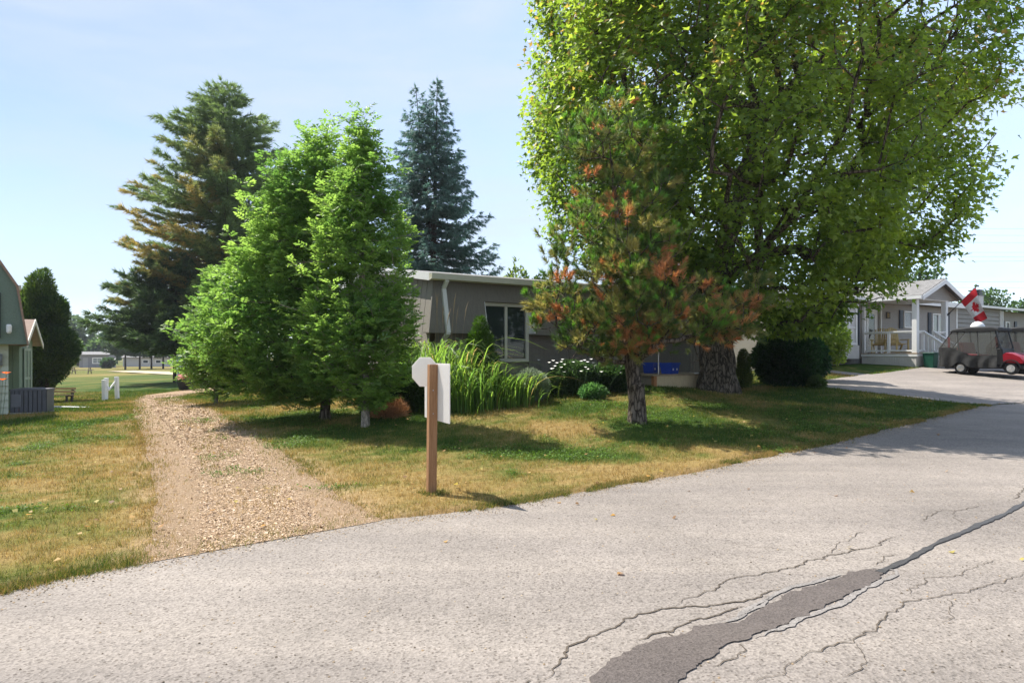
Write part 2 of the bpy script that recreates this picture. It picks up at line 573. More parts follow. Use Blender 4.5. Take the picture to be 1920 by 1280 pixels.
ii = (np.arange(nyg - 1)[:, None] * nxg + np.arange(nxg - 1)[None]).ravel()
GF = np.column_stack([ii, ii + 1, ii + nxg + 1, ii + nxg])
SOIL_EDGE = np.vstack([edge_vis[::3]])
def lawn_col(dry, P, seed=0, soil=0.0):
    g1 = np.array([.045, .088, .014]); g2 = np.array([.110, .140, .026]); s1 = np.array([.235, .158, .052]); s2 = np.array([.365, .262, .112])
    n = fbm(P, 7., 31 + seed, 2)[:, None]
    g = g1 + (g2 - g1) * np.clip(dry[:, None] * 2.2, 0, 1)
    s = s1 + (s2 - s1) * n
    t = np.clip((dry[:, None] - .25) / .55, 0, 1)
    out = g * (1 - t) + s * t
    if soil:
        w = np.zeros(len(P))
        near = np.where((np.abs(P[:, 0]) < 24) & (P[:, 1] > 2) & (P[:, 1] < 26))[0]
        dd = polydist(P[near], SOIL_EDGE, False)
        dl = np.minimum(polydist(P[near], LL[::3], False), polydist(P[near], LR[::3], False))
        w[near] = np.clip(1.1 - dd / (.12 + .35 * fbm(P[near], 1.6, 301, 2)), 0, 1)
        wl_ = np.clip(1.0 - dl / (.10 + .75 * fbm(P[near], 1.2, 302, 2) ** 2), 0, 1)
        out = out * (1 - .75 * soil * w[:, None]) + np.array([.20, .125, .07]) * (.75 * soil * w[:, None])
        w2 = np.zeros(len(P)); w2[near] = wl_
        out = out * (1 - .8 * soil * w2[:, None]) + np.array([.42, .29, .175]) * (.8 * soil * w2[:, None])
    return out
gdry = dryness(GP)
m, n, l, b = new_mat("lawn_turf")
at = n.new("ShaderNodeAttribute"); at.attribute_name = "col"
tc = n.new("ShaderNodeTexCoord")
no = n.new("ShaderNodeTexNoise"); no.inputs["Scale"].default_value = 14; no.inputs["Detail"].default_value = 8; no.inputs["Roughness"].default_value = .75
l.new(tc.outputs["Object"], no.inputs["Vector"])
rp = n.new("ShaderNodeValToRGB")
rp.color_ramp.elements[0].position, rp.color_ramp.elements[1].position = .3, .72
rp.color_ramp.elements[0].color = (.55, .55, .5, 1); rp.color_ramp.elements[1].color = (1.3, 1.3, 1.25, 1)
l.new(no.outputs["Fac"], rp.inputs["Fac"])
mu = n.new("ShaderNodeMixRGB"); mu.blend_type = 'MULTIPLY'; mu.inputs["Fac"].default_value = 1
l.new(at.outputs["Color"], mu.inputs["Color1"]); l.new(rp.outputs["Color"], mu.inputs["Color2"])
l.new(mu.outputs["Color"], b.inputs["Base Color"])
b.inputs["Roughness"].default_value = .95; b.inputs["Specular IOR Level"].default_value = .1
n2 = n.new("ShaderNodeTexNoise"); n2.inputs["Scale"].default_value = 45; n2.inputs["Detail"].default_value = 5
l.new(tc.outputs["Object"], n2.inputs["Vector"])
bp = n.new("ShaderNodeBump"); bp.inputs["Strength"].default_value = .9; bp.inputs["Distance"].default_value = .04
l.new(n2.outputs["Fac"], bp.inputs["Height"]); l.new(bp.outputs["Normal"], b.inputs["Normal"])
LAWN = m
link("ground", fast_mesh("ground", np.column_stack([GP, gz]), GF, LAWN, lawn_col(gdry, GP, 0, 1.0), smooth=True), kind="structure")

# ------------------------------------------------------------------ paved sheets
def sheet(name, poly, mat, dz=0.0, cell=.35, bounds=None, **props):
    poly = np.asarray(poly)[:, :2]
    lo, hi = poly.min(0), poly.max(0)
    if bounds:
        lo, hi = np.maximum(lo, bounds[0]), np.minimum(hi, bounds[1])
    X, Y = np.meshgrid(np.arange(lo[0], hi[0], cell), np.arange(lo[1], hi[1], cell))
    P = np.column_stack([X.ravel(), Y.ravel()])
    P = P[inpoly(P, poly)]
    if len(P):
        P = P[polydist(P, poly[::2] if len(poly) > 200 else poly) > cell * .45]
    pts = [Vector((float(a), float(b_))) for a, b_ in np.vstack([poly, P])]
    k = len(poly)
    v, e, f, *_ = delaunay_2d_cdt(pts, [(i, (i + 1) % k) for i in range(k)], [], 1, 1e-4)
    V = np.array([(q.x, q.y) for q in v])
    z = H(V) + dz
    Fc = np.array([q for q in f if len(q) == 3], np.int32)
    a, b_, c = V[Fc[:, 0]], V[Fc[:, 1]], V[Fc[:, 2]]
    cr = (b_[:, 0] - a[:, 0]) * (c[:, 1] - a[:, 1]) - (b_[:, 1] - a[:, 1]) * (c[:, 0] - a[:, 0])
    Fc[cr < 0] = Fc[cr < 0][:, ::-1]
    return link(name, fast_mesh(name, np.column_stack([V, z]), Fc, mat, smooth=True), **props)

def asphalt(name, c, pit=.5, sc=1.0, stain=.18):
    m, n, l, b = new_mat(name)
    tc = n.new("ShaderNodeTexCoord")
    def noise(s, d=5, r=.6):
        q = n.new("ShaderNodeTexNoise"); q.inputs["Scale"].default_value = s; q.inputs["Detail"].default_value = d; q.inputs["Roughness"].default_value = r
        l.new(tc.outputs["Object"], q.inputs["Vector"]); return q
    def ramp(src, p0, c0, p1, c1):
        r = n.new("ShaderNodeValToRGB")
        r.color_ramp.elements[0].position, r.color_ramp.elements[1].position = p0, p1
        r.color_ramp.elements[0].color, r.color_ramp.elements[1].color = (*c0, 1), (*c1, 1)
        l.new(src, r.inputs["Fac"]); return r
    def mult(a, b_):
        q = n.new("ShaderNodeMixRGB"); q.blend_type = 'MULTIPLY'; q.inputs["Fac"].default_value = 1
        l.new(a, q.inputs["Color1"]); l.new(b_, q.inputs["Color2"]); return q.outputs["Color"]
    big = ramp(noise(.55, 4).outputs["Fac"], .3, [x * (1 - stain) for x in c], .7, [x * (1 + stain * .6) for x in c])
    mp = n.new("ShaderNodeMapping"); mp.inputs["Rotation"].default_value = (0, 0, -.69); mp.inputs["Scale"].default_value = (.16, 1.5, 1)
    l.new(tc.outputs["Object"], mp.inputs["Vector"])
    tr_ = n.new("ShaderNodeTexNoise"); tr_.inputs["Scale"].default_value = 1.0; tr_.inputs["Detail"].default_value = 5; tr_.inputs["Roughness"].default_value = .6
    l.new(mp.outputs["Vector"], tr_.inputs["Vector"])
    track = ramp(tr_.outputs["Fac"], .32, (.84, .84, .85), .66, (1.08, 1.075, 1.06))
    mid = ramp(noise(5, 6, .7).outputs["Fac"], .3, (.93, .93, .93), .7, (1.06, 1.06, 1.06))
    vo = n.new("ShaderNodeTexVoronoi"); vo.inputs["Scale"].default_value = 75 * sc
    l.new(tc.outputs["Object"], vo.inputs["Vector"])
    stone = ramp(vo.outputs["Color"], .1, (.74, .73, .71), .8, (1.16, 1.15, 1.13))
    nz = noise(38 * sc, 3, .6)
    pits = ramp(nz.outputs["Fac"], .30, (1 - pit, 1 - pit, 1 - pit), .43, (1, 1, 1))
    v2 = n.new("ShaderNodeTexVoronoi"); v2.inputs["Scale"].default_value = 38 * sc
    l.new(tc.outputs["Object"], v2.inputs["Vector"])
    sep = n.new("ShaderNodeSeparateColor"); l.new(v2.outputs["Color"], sep.inputs["Color"])
    thr = n.new("ShaderNodeMath"); thr.operation = 'MULTIPLY'; thr.inputs[1].default_value = .27
    l.new(sep.outputs["Red"], thr.inputs[0])
    sub = n.new("ShaderNodeMath"); sub.operation = 'SUBTRACT'
    l.new(v2.outputs["Distance"], sub.inputs[0]); l.new(thr.outputs[0], sub.inputs[1])
    hole = ramp(sub.outputs[0], .0, (1 - pit * 1.1, 1 - pit * 1.15, 1 - pit * 1.2), .12, (1, 1, 1))
    col = mult(mult(mult(mult(mult(big.outputs["Color"], track.outputs["Color"]), mid.outputs["Color"]), stone.outputs["Color"]), pits.outputs["Color"]), hole.outputs["Color"])
    l.new(col, b.inputs["Base Color"])
    b.inputs["Roughness"].default_value = .85; b.inputs["Specular IOR Level"].default_value = .25
    ad = n.new("ShaderNodeMath"); ad.operation = 'ADD'
    l.new(vo.outputs["Distance"], ad.inputs[0]); l.new(pits.outputs["Color"], ad.inputs[1])
    bp = n.new("ShaderNodeBump"); bp.inputs["Strength"].default_value = .5; bp.inputs["Distance"].default_value = .005
    l.new(ad.outputs[0], bp.inputs["Height"]); l.new(bp.outputs["Normal"], b.inputs["Normal"])
    return m
ASPHALT = asphalt("worn_pale_asphalt", (.262, .231, .206), .42)
ASPHALT_DRIVE = asphalt("driveway_asphalt", (.28, .248, .225), .3)
ASPHALT_DARK = asphalt("dark_patch_asphalt", (.118, .100, .091), .3, 1.3)
ASPHALT_RIM = asphalt("bleached_asphalt_rim", (.255, .235, .22), .2, 1.2)
CRACK = M("crack_soil", (.095, .075, .056), 1, .4, 30)  # dark brown tone of the cracks
TAR = M("tar_seal", (.055, .052, .05), .6, .3, 20)
GRAVEL = M("wood_chip_gravel", (.44, .30, .185), .95, .3, 40, 1.0, 90, spec=.1, c2=(.60, .43, .28))
SAND = M("sandy_path", (.44, .36, .24), .95, .15, 2)
road = sheet("road", ROAD, ASPHALT, 0.0, .6, ((-20, -4), (40, 40)), kind="structure")
sheet("gravel_lane", LANE, GRAVEL, .004, .3, kind="structure")
sheet("driveway", DRIVE, ASPHALT_DRIVE, .012, .6, kind="structure")
sheet("walkway", WALK, ASPHALT_DRIVE, .008, .5, kind="structure")
sheet("path", PATH, SAND, .02, 2.5, kind="structure")

# repairs and cracks: coordinates read off an enlargement of the photo, laid on the road
def rz(q):
    return hit(960 + q[0] / 2, 840 + q[1] / 2)
patch_z = [(120, 1010), (300, 880), (420, 770), (560, 720), (650, 700), (700, 678), (790, 668), (850, 660), (900, 630), (950, 592), (1060, 537), (1150, 512), (1270, 466),
           (1350, 458), (1390, 468), (1385, 492), (1330, 522), (1200, 590), (1060, 650), (900, 715), (800, 745), (740, 800), (640, 870), (480, 1010)]
PATCH = dens([rz(q) for q in patch_z], .02, .03, closed=True, seed=5)
PATCH = PATCH + np.column_stack([fbm(PATCH, 16., 205, 3) - .5, fbm(PATCH, 16., 206, 3) - .5]) * .07
sheet("asphalt_patch", PATCH, ASPHALT_DARK, .007, .3, kind="structure")
def ribbon(pts, w, jit, step=.03, seed=0, taper=True, dz=.0045):
    P = dens([rz(q) for q in pts], step)
    P = P + np.column_stack([fbm(P, 6., seed, 3) - .5, fbm(P, 6., seed + 9, 3) - .5]) * jit + np.column_stack([fbm(P, 22., seed + 4, 2) - .5, fbm(P, 22., seed + 13, 2) - .5]) * jit * .55
    d = nrm(np.gradient(P, axis=0))
    s = np.column_stack([-d[:, 1], d[:, 0]])
    ww = w * (.35 + 1.3 * fbm(P, 9., seed + 3, 2))
    if taper:
        t = np.linspace(0, 1, len(P))
        ww = ww * np.clip(np.minimum(t, 1 - t) * 8, .15, 1)
    A, B = P + s * ww[:, None] / 2, P - s * ww[:, None] / 2
    V = np.vstack([A, B])
    k = len(P)
    i = np.arange(k - 1)
    Fc = np.column_stack([i, i + k, i + k + 1, i + 1])
    return np.column_stack([V, H(V) + dz]), Fc
for i, rim in enumerate(([(760, 662), (850, 648), (900, 615), (955, 576), (1060, 527), (1150, 502), (1240, 474)], [(1330, 448), (1385, 455), (1437, 462), (1440, 478), (1400, 500), (1330, 530), (1200, 600), (1060, 660), (960, 695), (900, 722)],
                         [(840, 640), (880, 612), (930, 590), (985, 560)])):
    V, Fc = ribbon(rim, .034, .05, seed=140 + i, dz=.0062)
    link("bleached_edge", fast_mesh("bleached_edge", V, Fc, ASPHALT_RIM), road)
cracks = [[(90, 880), (180, 830), (210, 770), (260, 725), (340, 700), (410, 655), (480, 622), (560, 610), (650, 603), (780, 588), (870, 572), (930, 560), (980, 535), (1060, 520)],
          [(470, 735), (540, 700), (600, 690), (650, 660), (740, 632), (800, 610), (880, 600)],
          [(610, 605), (660, 570), (720, 545), (790, 505), (900, 480), (1000, 465), (1060, 440), (1110, 425), (1200, 400), (1290, 385), (1360, 375), (1400, 345), (1460, 335), (1530, 340)],
          [(1200, 400), (1220, 360), (1270, 345), (1290, 320), (1330, 310)], [(1530, 280), (1580, 250), (1600, 235), (1660, 235), (1720, 225), (1790, 210)],
          [(1000, 810), (1090, 780), (1200, 750), (1290, 725), (1330, 690), (1380, 650), (1430, 610), (1480, 575), (1560, 565), (1650, 550), (1760, 525), (1840, 510), (1890, 485), (1925, 455)],
          [(1480, 560), (1500, 525), (1570, 490), (1680, 475), (1760, 440), (1830, 415)], [(1290, 725), (1330, 790), (1310, 840), (1250, 880)], [(880, 740), (890, 770), (850, 800), (780, 820)],
          [(920, 880), (1020, 845), (1100, 790)], [(1620, 570), (1640, 620), (1600, 660)], [(1370, 440), (1410, 415), (1450, 408)], [(1660, 235), (1665, 265), (1690, 285)],
          [(800, 345), (900, 375), (980, 380), (1060, 385)], [(-60, 1000), (20, 930), (90, 880)], [(560, 692), (600, 712), (640, 715)], [(1880, 195), (1900, 170), (1930, 150)]]
cw = [.022, .022, .016, .010, .012, .013, .010, .009, .014, .009, .008, .012, .007, .006, .016, .014, .02]
for i, (c, w_) in enumerate(zip(cracks, cw)):
    V, Fc = ribbon(c, w_ * .55, .09, step=.02, seed=40 + i)
    link("crack", fast_mesh("crack", V, Fc, CRACK), road)
V, Fc = ribbon([(1375, 472), (1430, 448), (1480, 425), (1600, 360), (1700, 315), (1800, 270), (1860, 245), (1925, 208), (2100, 120), (2300, 40)], .048, .025, .05, 77, False, .0085)
link("tar_seam", fast_mesh("tar_seam", V, Fc, TAR), road)

# ------------------------------------------------------------------ loose stuff: wood chips on the lane, crumbs on the road, mown grass, clover
def frames(d, nn):
    d = nrm(d)
    x = nrm(np.cross(d, nn))
    z = np.cross(x, d)
    return x, d, z
def scatter(tmpl, faces, P, d, nn, size, wid=None, cols=None):
    """copies of a small template (x across, y along, z up); returns V,F,C"""
    tmpl = np.asarray(tmpl, float)
    x, y, z = frames(d, nn)
    n_, k = len(P), len(tmpl)
    size = np.broadcast_to(np.asarray(size, float), (n_,))
    wid = size if wid is None else np.broadcast_to(np.asarray(wid, float), (n_,))
    V = P[:, None, :] + tmpl[None, :, 0, None] * (x * wid[:, None])[:, None, :] + tmpl[None, :, 1, None] * (y * size[:, None])[:, None, :] \
        + tmpl[None, :, 2, None] * (z * size[:, None])[:, None, :]
    Fc = (np.arange(n_) * k)[:, None, None] + np.asarray(faces)[None]
    C = None if cols is None else np.repeat(cols, k, axis=0)
    return V.reshape(-1, 3), Fc.reshape(-1, len(faces[0])), C

def rnd_in(poly, n_, zone=None, power=1.0):
    """random ground points inside a polygon, density falling with distance squared"""
    poly = np.asarray(poly)
    lo, hi = poly.min(0)[:2], poly.max(0)[:2]
    if zone:
        lo, hi = np.maximum(lo, zone[0]), np.minimum(hi, zone[1])
    out = []
    got = 0
    while got < n_:
        y = np.exp(RNG.uniform(np.log(max(lo[1], 2.)), np.log(hi[1]), 20000 * 3)) if power else RNG.uniform(lo[1], hi[1], 60000)
        x = RNG.uniform(lo[0], hi[0], len(y))
        P = np.column_stack([x, y])
        P = P[inpoly(P, poly)]
        out.append(P)
        got += len(P)
        if not len(P):
            break
    return np.vstack(out)[:n_]
CHIPM = foliage_mat("wood_chip", .0, .9, .1)
P = rnd_in(LANE, 85000, ((-30, 4), (0, 30)))
_lm = polydist(P, np.array(LANE_MID), False)
_trk = np.abs(_lm - .95) < .42
P = P[~_trk | (RNG.random(len(P)) < .55)]
spill = P[RNG.integers(0, len(P), 7000)] + RNG.normal(0, .26, (7000, 2))
P = np.vstack([P, spill])
n_ = len(P)
a = RNG.uniform(0, 2 * math.pi, n_)
_tl = np.where(RNG.random(n_) < .3, .55, .22)
d = np.column_stack([np.cos(a), np.sin(a), RNG.normal(0, 1, n_) * _tl])
nn = np.column_stack([RNG.normal(0, 1, n_) * _tl, RNG.normal(0, 1, n_) * _tl, np.ones(n_)])
_lm = polydist(P, np.array(LANE_MID), False)
_trk = np.abs(_lm - .95) < .45
sz = RNG.uniform(.008, .019, n_) * (1 + (RNG.random(n_) < .05) * 1.4) * np.where(_trk, .75, 1.15)
sz *= np.clip(P[:, 1] / 10, .8, 1.6)
pal = np.array([(.58, .41, .265), (.50, .345, .21), (.68, .53, .39), (.30, .195, .12), (.62, .46, .31)])
cc = pal[RNG.integers(0, 5, n_)] * RNG.uniform(.8, 1.1, (n_, 1)) * np.where(_trk, .98, 1.0)[:, None]
V, Fc, C = scatter([(-.5, -.5, 0), (.5, -.4, .0), (.42, .5, .08), (-.4, .45, .05)], [(0, 1, 2, 3)], np.column_stack([P, H(P) + .010]), d, nn, sz, sz * RNG.uniform(.35, .8, n_), cc)
link("wood_chips", fast_mesh("wood_chips", V, Fc, CHIPM, C), kind="stuff")
# crumbs and pebbles on the asphalt
P = rnd_in(ROAD, 2600, ((-8, 2.5), (14, 14)))
near_edge = edge_vis[RNG.integers(0, len(edge_vis), 9000)] + RNG.normal(0, .11, (9000, 2)) + np.array([.05, -.07])
near_edge = near_edge[inpoly(near_edge, ROAD)]
P = np.vstack([P, near_edge])
n_ = len(P)
a = RNG.uniform(0, 6.28, n_)
d = np.column_stack([np.cos(a), np.sin(a), RNG.normal(0, .2, n_)])
nn = np.column_stack([RNG.normal(0, .2, n_), RNG.normal(0, .2, n_), np.ones(n_)])
pal = np.array([(.10, .08, .06), (.22, .17, .12), (.30, .22, .14), (.36, .29, .21)])
oct_v = [(-.5, -.5, 0), (.5, -.4, 0), (.4, .5, 0), (-.45, .4, 0), (0, 0, .5)]
V, Fc, C = scatter(oct_v, [(0, 1, 4), (1, 2, 4), (2, 3, 4), (3, 0, 4)], np.column_stack([P, H(P) + .001]), d, nn, RNG.uniform(.005, .015, n_), None, pal[RNG.integers(0, 4, n_)])
link("road_crumbs", fast_mesh("road_crumbs", V, Fc, CHIPM, C), kind="stuff")

# mown grass
EXCL = []          # house footprints, filled below (world polygons)
def rect_poly(o, x0, x1, y0, y1):
    o = np.asarray(o, float)[:2]
    return np.array([o + U * x + N * y for x, y in ((x0, y0), (x1, y0), (x1, y1), (x0, y1))])
HOME0, H80, SHED0, H30 = np.array([-1.81, 16.0]), np.array([16.6, 28.0]), np.array([-12.54, 17.0]), np.array([28.6, 40.0])
EXCL += [rect_poly(HOME0, -.1, 9, -.1, 7), rect_poly(H80, -4, 9, 0, 9), rect_poly(SHED0, -8, 0, 0, 8)]
def lawn_pts(n_, ymax, spread):
    big = np.array([(-22., 3.5), (30., 3.5), (30., ymax), (-22., ymax)])
    P = rnd_in(big, int(n_ * 2.4), ((-24, 3.5), (32, ymax)))
    P = P[np.abs(P[:, 0] / P[:, 1]) < .80]
    road_in = inpoly(P, ROAD)
    bad = road_in.copy()
    near = np.where(road_in)[0]
    dd = polydist(P[near], edge_vis[::2], False)
    bad[near] = dd > RNG.exponential(.035, len(near))
    lane_in = np.where(inpoly(P, LANE))[0]
    dl = polydist(P[lane_in], LANE[::2])
    dm = polydist(P[lane_in], np.array(LANE_MID), False)
    mid_ok = (dm < .34) & (fbm(P[lane_in], .8, 63, 2) > .42) & (RNG.random(len(lane_in)) < .38)
    bad[lane_in] = ~((dl < RNG.exponential(.16, len(lane_in))) | mid_ok)
    for poly in [DRIVE, WALK] + EXCL:
        bad |= inpoly(P, poly)
    return P[~bad][:n_]
P = lawn_pts(150000, 34, 1)
n_ = len(P)
dry = dryness(P)
D = P[:, 1]
keep = RNG.random(n_) < np.where(dry > .75, .75, 1.0)
P, dry, D = P[keep], dry[keep], D[keep]
n_ = len(P)
rep = 4
Pb = np.repeat(P, rep, 0) + RNG.normal(0, .018, (n_ * rep, 2)) * np.repeat(np.clip(D / 8, 1, 3), rep)[:, None]
db = np.repeat(dry, rep) + RNG.normal(0, .17, n_ * rep)
Db = np.repeat(D, rep)
a = RNG.uniform(0, 6.28, n_ * rep)
lean = RNG.uniform(.15, 1.1, n_ * rep)
d = np.column_stack([np.cos(a) * lean, np.sin(a) * lean, np.ones(n_ * rep)])
nn = np.column_stack([-np.sin(a + 1.57), np.cos(a + 1.57), np.zeros(n_ * rep)]) + RNG.normal(0, .4, (n_ * rep, 3))
hgt = RNG.uniform(.025, .065, n_ * rep) * (.75 + .8 * fbm(Pb, 1.7, 411, 2)) * np.clip(1.15 - .3 * db, .6, 1.2) * np.clip(.9 + Db / 60, 1, 1.4)
wd = .0045 * np.clip(Db / 6, .9, 4)
cc = lawn_col(np.clip(db, 0, 1), Pb, 3) * RNG.uniform(.75, 1.3, (n_ * rep, 1))
V, Fc, C = scatter([(-.5, 0, 0), (.5, 0, 0), (.05, 1, 0)], [(0, 1, 2)], np.column_stack([Pb, H(Pb) - .003]), d, nn, hgt, wd, cc)
link("mown_grass", fast_mesh("mown_grass", V, Fc, BLADE, C), kind="stuff")
# clover and broad-leaved weeds in the lush patches
P = lawn_pts(60000, 20, 1)
dry = dryness(P)
sel = (dry < .33) & (fbm(P, 1.1, 88, 3) > .45)
P = P[sel][:9000]
P = P[inpoly(P, np.array([(-9., 6.), (12., 6.), (12., 16.), (-9., 16.)]))]
rep = 7
Pb = np.repeat(P, rep, 0) + RNG.normal(0, .05, (len(P) * rep, 2))
k = len(Pb)
a = RNG.uniform(0, 6.28, k)
d = np.column_stack([np.cos(a), np.sin(a), RNG.uniform(-.1, .7, k)])
nn = np.column_stack([RNG.normal(0, .45, k), RNG.normal(0, .45, k), np.ones(k)])
cc = np.array([.085, .15, .028]) * RNG.uniform(.6, 1.6, (k, 1))
V, Fc, C = scatter([(0, 0, 0), (.45, .5, .1), (0, 1, 0), (-.45, .5, .1)], [(0, 1, 2, 3)], np.column_stack([Pb, H(Pb) + RNG.uniform(.01, .05, k)]), d, nn, RNG.uniform(.014, .034, k), None, cc)
link("clover", fast_mesh("clover", V, Fc, BLADE, C), kind="stuff")

# ragged fringe of longer grass along the road edge and the lane
ev = edge_vis[(edge_vis[:, 1] > 3.6)]
pick = ev[RNG.integers(0, len(ev), 16000)] + RNG.normal(0, .035, (16000, 2))
nrm_out = np.array([-.62, .78])
pick = pick + nrm_out[None] * (np.abs(RNG.normal(0, .09, (16000, 1))) - .015)
pick = pick[(fbm(pick, 1.4, 501, 3) > .40)]
lane_near = np.vstack([LL, LR])
pl = lane_near[RNG.integers(0, len(lane_near), 9000)] + RNG.normal(0, .11, (9000, 2))
pl = pl[(fbm(pl, 1.2, 502, 3) > .47) & ~inpoly(pl, ROAD)]
_pb = np.array([-.886, 7.50]) + RNG.normal(0, .085, (140, 2))
P = np.vstack([pick, pl, _pb])
_wide = np.vstack([LL + np.array([-.12, .0]), (LR + np.array([.1, 0]))[::-1]])
_mouth = (P[:, 0] > hit(265, 1060)[0]) & (P[:, 0] < hit(690, 980)[0]) & (polydist(P, edge_vis[::3], False) < .35)
P = P[~((inpoly(P, LANE) & (RNG.random(len(P)) < .6)) | (_mouth & (RNG.random(len(P)) < .88)))]
P = P[~inpoly(P, DRIVE)]
rep = 4
Pb = np.repeat(P, rep, 0) + RNG.normal(0, .02, (len(P) * rep, 2))
k = len(Pb)
a = RNG.uniform(0, 6.28, k); lean = RNG.uniform(.2, 1.5, k)
d = np.column_stack([np.cos(a) * lean + .25, np.sin(a) * lean - .3, np.ones(k)])
nn = np.column_stack([-np.sin(a + 1.57), np.cos(a + 1.57), np.zeros(k)]) + RNG.normal(0, .4, (k, 3))
cc = lawn_col(np.clip(.55 + RNG.normal(0, .28, k) + (fbm(Pb, .8, 503, 2) - .5) * 1.2, 0, 1), Pb, 5) * RNG.uniform(.7, 1.25, (k, 1))
V, Fc, C = scatter([(-.5, 0, 0), (.5, 0, 0), (.1, 1, 0)], [(0, 1, 2)], np.column_stack([Pb, H(Pb) - .003]), d, nn, RNG.uniform(.025, .070, k), .005 * np.clip(Pb[:, 1] / 6, .9, 3), cc)
link("verge_grass", fast_mesh("verge_grass", V, Fc, BLADE, C), kind="stuff")

# scattered fallen leaves
P = np.column_stack([RNG.uniform(-6, 14, 900), RNG.uniform(4.5, 19, 900)])
P = P[~inpoly(P, DRIVE) & (RNG.random(900) < np.where(inpoly(P, ROAD), .22, .8))]
for ex in EXCL:
    P = P[~inpoly(P, ex)]
k = len(P)
a = RNG.uniform(0, 6.28, k)
pal = np.array([(.34, .20, .08), (.45, .30, .12), (.20, .12, .06), (.40, .34, .10)])
V, Fc, C = scatter([(0, 0, 0), (-.5, .42, .15), (0, 1, .05), (.5, .42, .2)], [(0, 3, 2, 1)], np.column_stack([P, H(P) + np.where(inpoly(P, ROAD), .008, .035)]), np.column_stack([np.cos(a), np.sin(a), RNG.normal(0, .25, k)]),
                   np.column_stack([RNG.normal(0, .3, k), RNG.normal(0, .3, k), np.ones(k)]), RNG.uniform(.03, .065, k), None, pal[RNG.integers(0, 4, k)])
link("fallen_leaves", fast_mesh("fallen_leaves", V, Fc, BLADE, C), kind="stuff")
# ------------------------------------------------------------------ buildings
ROT = math.atan2(U[1], U[0])

def window_unit(parent, x0, x1, z0, z1, y, frame_mat, mullions=(), rails=(), fw=.06, depth=.07, glass=None, blinds=False, name="window"):
    """window facing local -y; frame / pane / mullion are its pieces"""
    mb = MB()
    mb.box(x0, x1, y - .03, y + depth, z0, z0 + fw).box(x0, x1, y - .03, y + depth, z1 - fw, z1)
    mb.box(x0, x0 + fw, y - .028, y + depth, z0 + fw, z1 - fw).box(x1 - fw, x1, y - .028, y + depth, z0 + fw, z1 - fw)
    w = mb.build(name, frame_mat, parent, bevel=.006)
    xs = [x0 + fw] + list(mullions) + [x1 - fw]
    for i in range(len(xs) - 1):
        MB().box(xs[i] + .012, xs[i + 1] - .012, y + .03, y + .036, z0 + fw + .004, z1 - fw - .004).build("pane", glass or GLASS, w)
    for m_ in mullions:
        MB().box(m_ - .035, m_ + .035, y - .015, y + .05, z0 + fw + .002, z1 - fw - .002).build("mullion", frame_mat, w)
    for r_ in rails:
        MB().box(x0 + fw + .002, x1 - fw - .002, y - .012, y + .045, r_ - .022, r_ + .022).build("glazing_bar", frame_mat, w)
    if blinds:
        b_ = MB()
        z = z0 + fw + .03
        while z < z1 - fw:
            b_.hexa([(x0 + fw + .01, y + .010, z), (x1 - fw - .01, y + .010, z), (x1 - fw - .01, y + .026, z + .018), (x0 + fw + .01, y + .026, z + .018),
                     (x0 + fw + .01, y + .011, z + .006), (x1 - fw - .01, y + .011, z + .006), (x1 - fw - .01, y + .027, z + .024), (x0 + fw + .01, y + .027, z + .024)])
            z += .045
        b_.build("blind", WHITE, w, kind="stuff")
    return w

# --- the house behind the shrubs: slanting mansard over lapped boards
hb = .35
home = thing("bungalow", "taupe bungalow with slanting mansard walls and tall white two-pane window behind the shrubs", "house", (*HOME0, hb), ROT)
z_ = lambda w_: w_ - hb
L_, D_ = 8.6, 7.0
MB().box(.03, L_ - .03, .03, D_ - .03, 0, z_(3.30)).build("wall", SIDING_TAUPE, home)
zz = .0
bt = []
while zz < 1.68:
    top = min(zz + .172, 1.69)
    for x0, x1 in (((0, L_),) if top <= z_(1.36) + .01 else ((0, 1.255), (2.685, L_))):
        MB().hexa([(x0, -.022, zz), (x1, -.022, zz), (x1, .028, zz), (x0, .028, zz), (x0, -.004, top - .004), (x1, -.004, top - .004), (x1, .028, top - .004), (x0, .028, top - .004)]
                  ).build("siding_board", SIDING_TAUPE, home)
    zz += .172
ft, fb, zt, zb_ = -.06, -.32, z_(3.32), z_(2.04)
def my(z):
    return ft + (fb - ft) * (zt - z) / (zt - zb_)
def mans(x0, x1, za, zc, skew0=0, skew1=0):
    return [(x0 + skew0, my(za), za), (x1 + skew1, my(za), za), (x1 + skew1, my(za) + .05, za), (x0 + skew0, my(za) + .05, za),
            (x0, my(zc), zc), (x1, my(zc), zc), (x1, my(zc) + .05, zc), (x0, my(zc) + .05, zc)]
mb = MB()
mb.hexa(mans(-.055, 1.26, zb_, zt, -.26, 0)).hexa(mans(2.68, L_ + .05, zb_, zt, 0, .26)).hexa(mans(1.261, 2.679, z_(2.83), zt))
mb.box(-.29, 1.255, -.265, .02, zb_ + .0, zb_ + .03).box(2.685, L_ + .29, -.265, .02, zb_, zb_ + .03)
mb.box(1.27, 2.67, my(z_(2.83)) + .052, .0, z_(2.83), z_(2.86))
mb.build("mansard_front", SIDING_TAUPE, home)
for x_ in (1.262, 2.66):
    MB().prism([(my(zb_) + .003, zb_ + .032), (.0, zb_ + .032), (.0, z_(2.828)), (my(z_(2.83)) + .003, z_(2.828))], x_, x_ + .018, lambda a, b_, c: (c, a, b_)).build("window_cheek", WHITE, home)
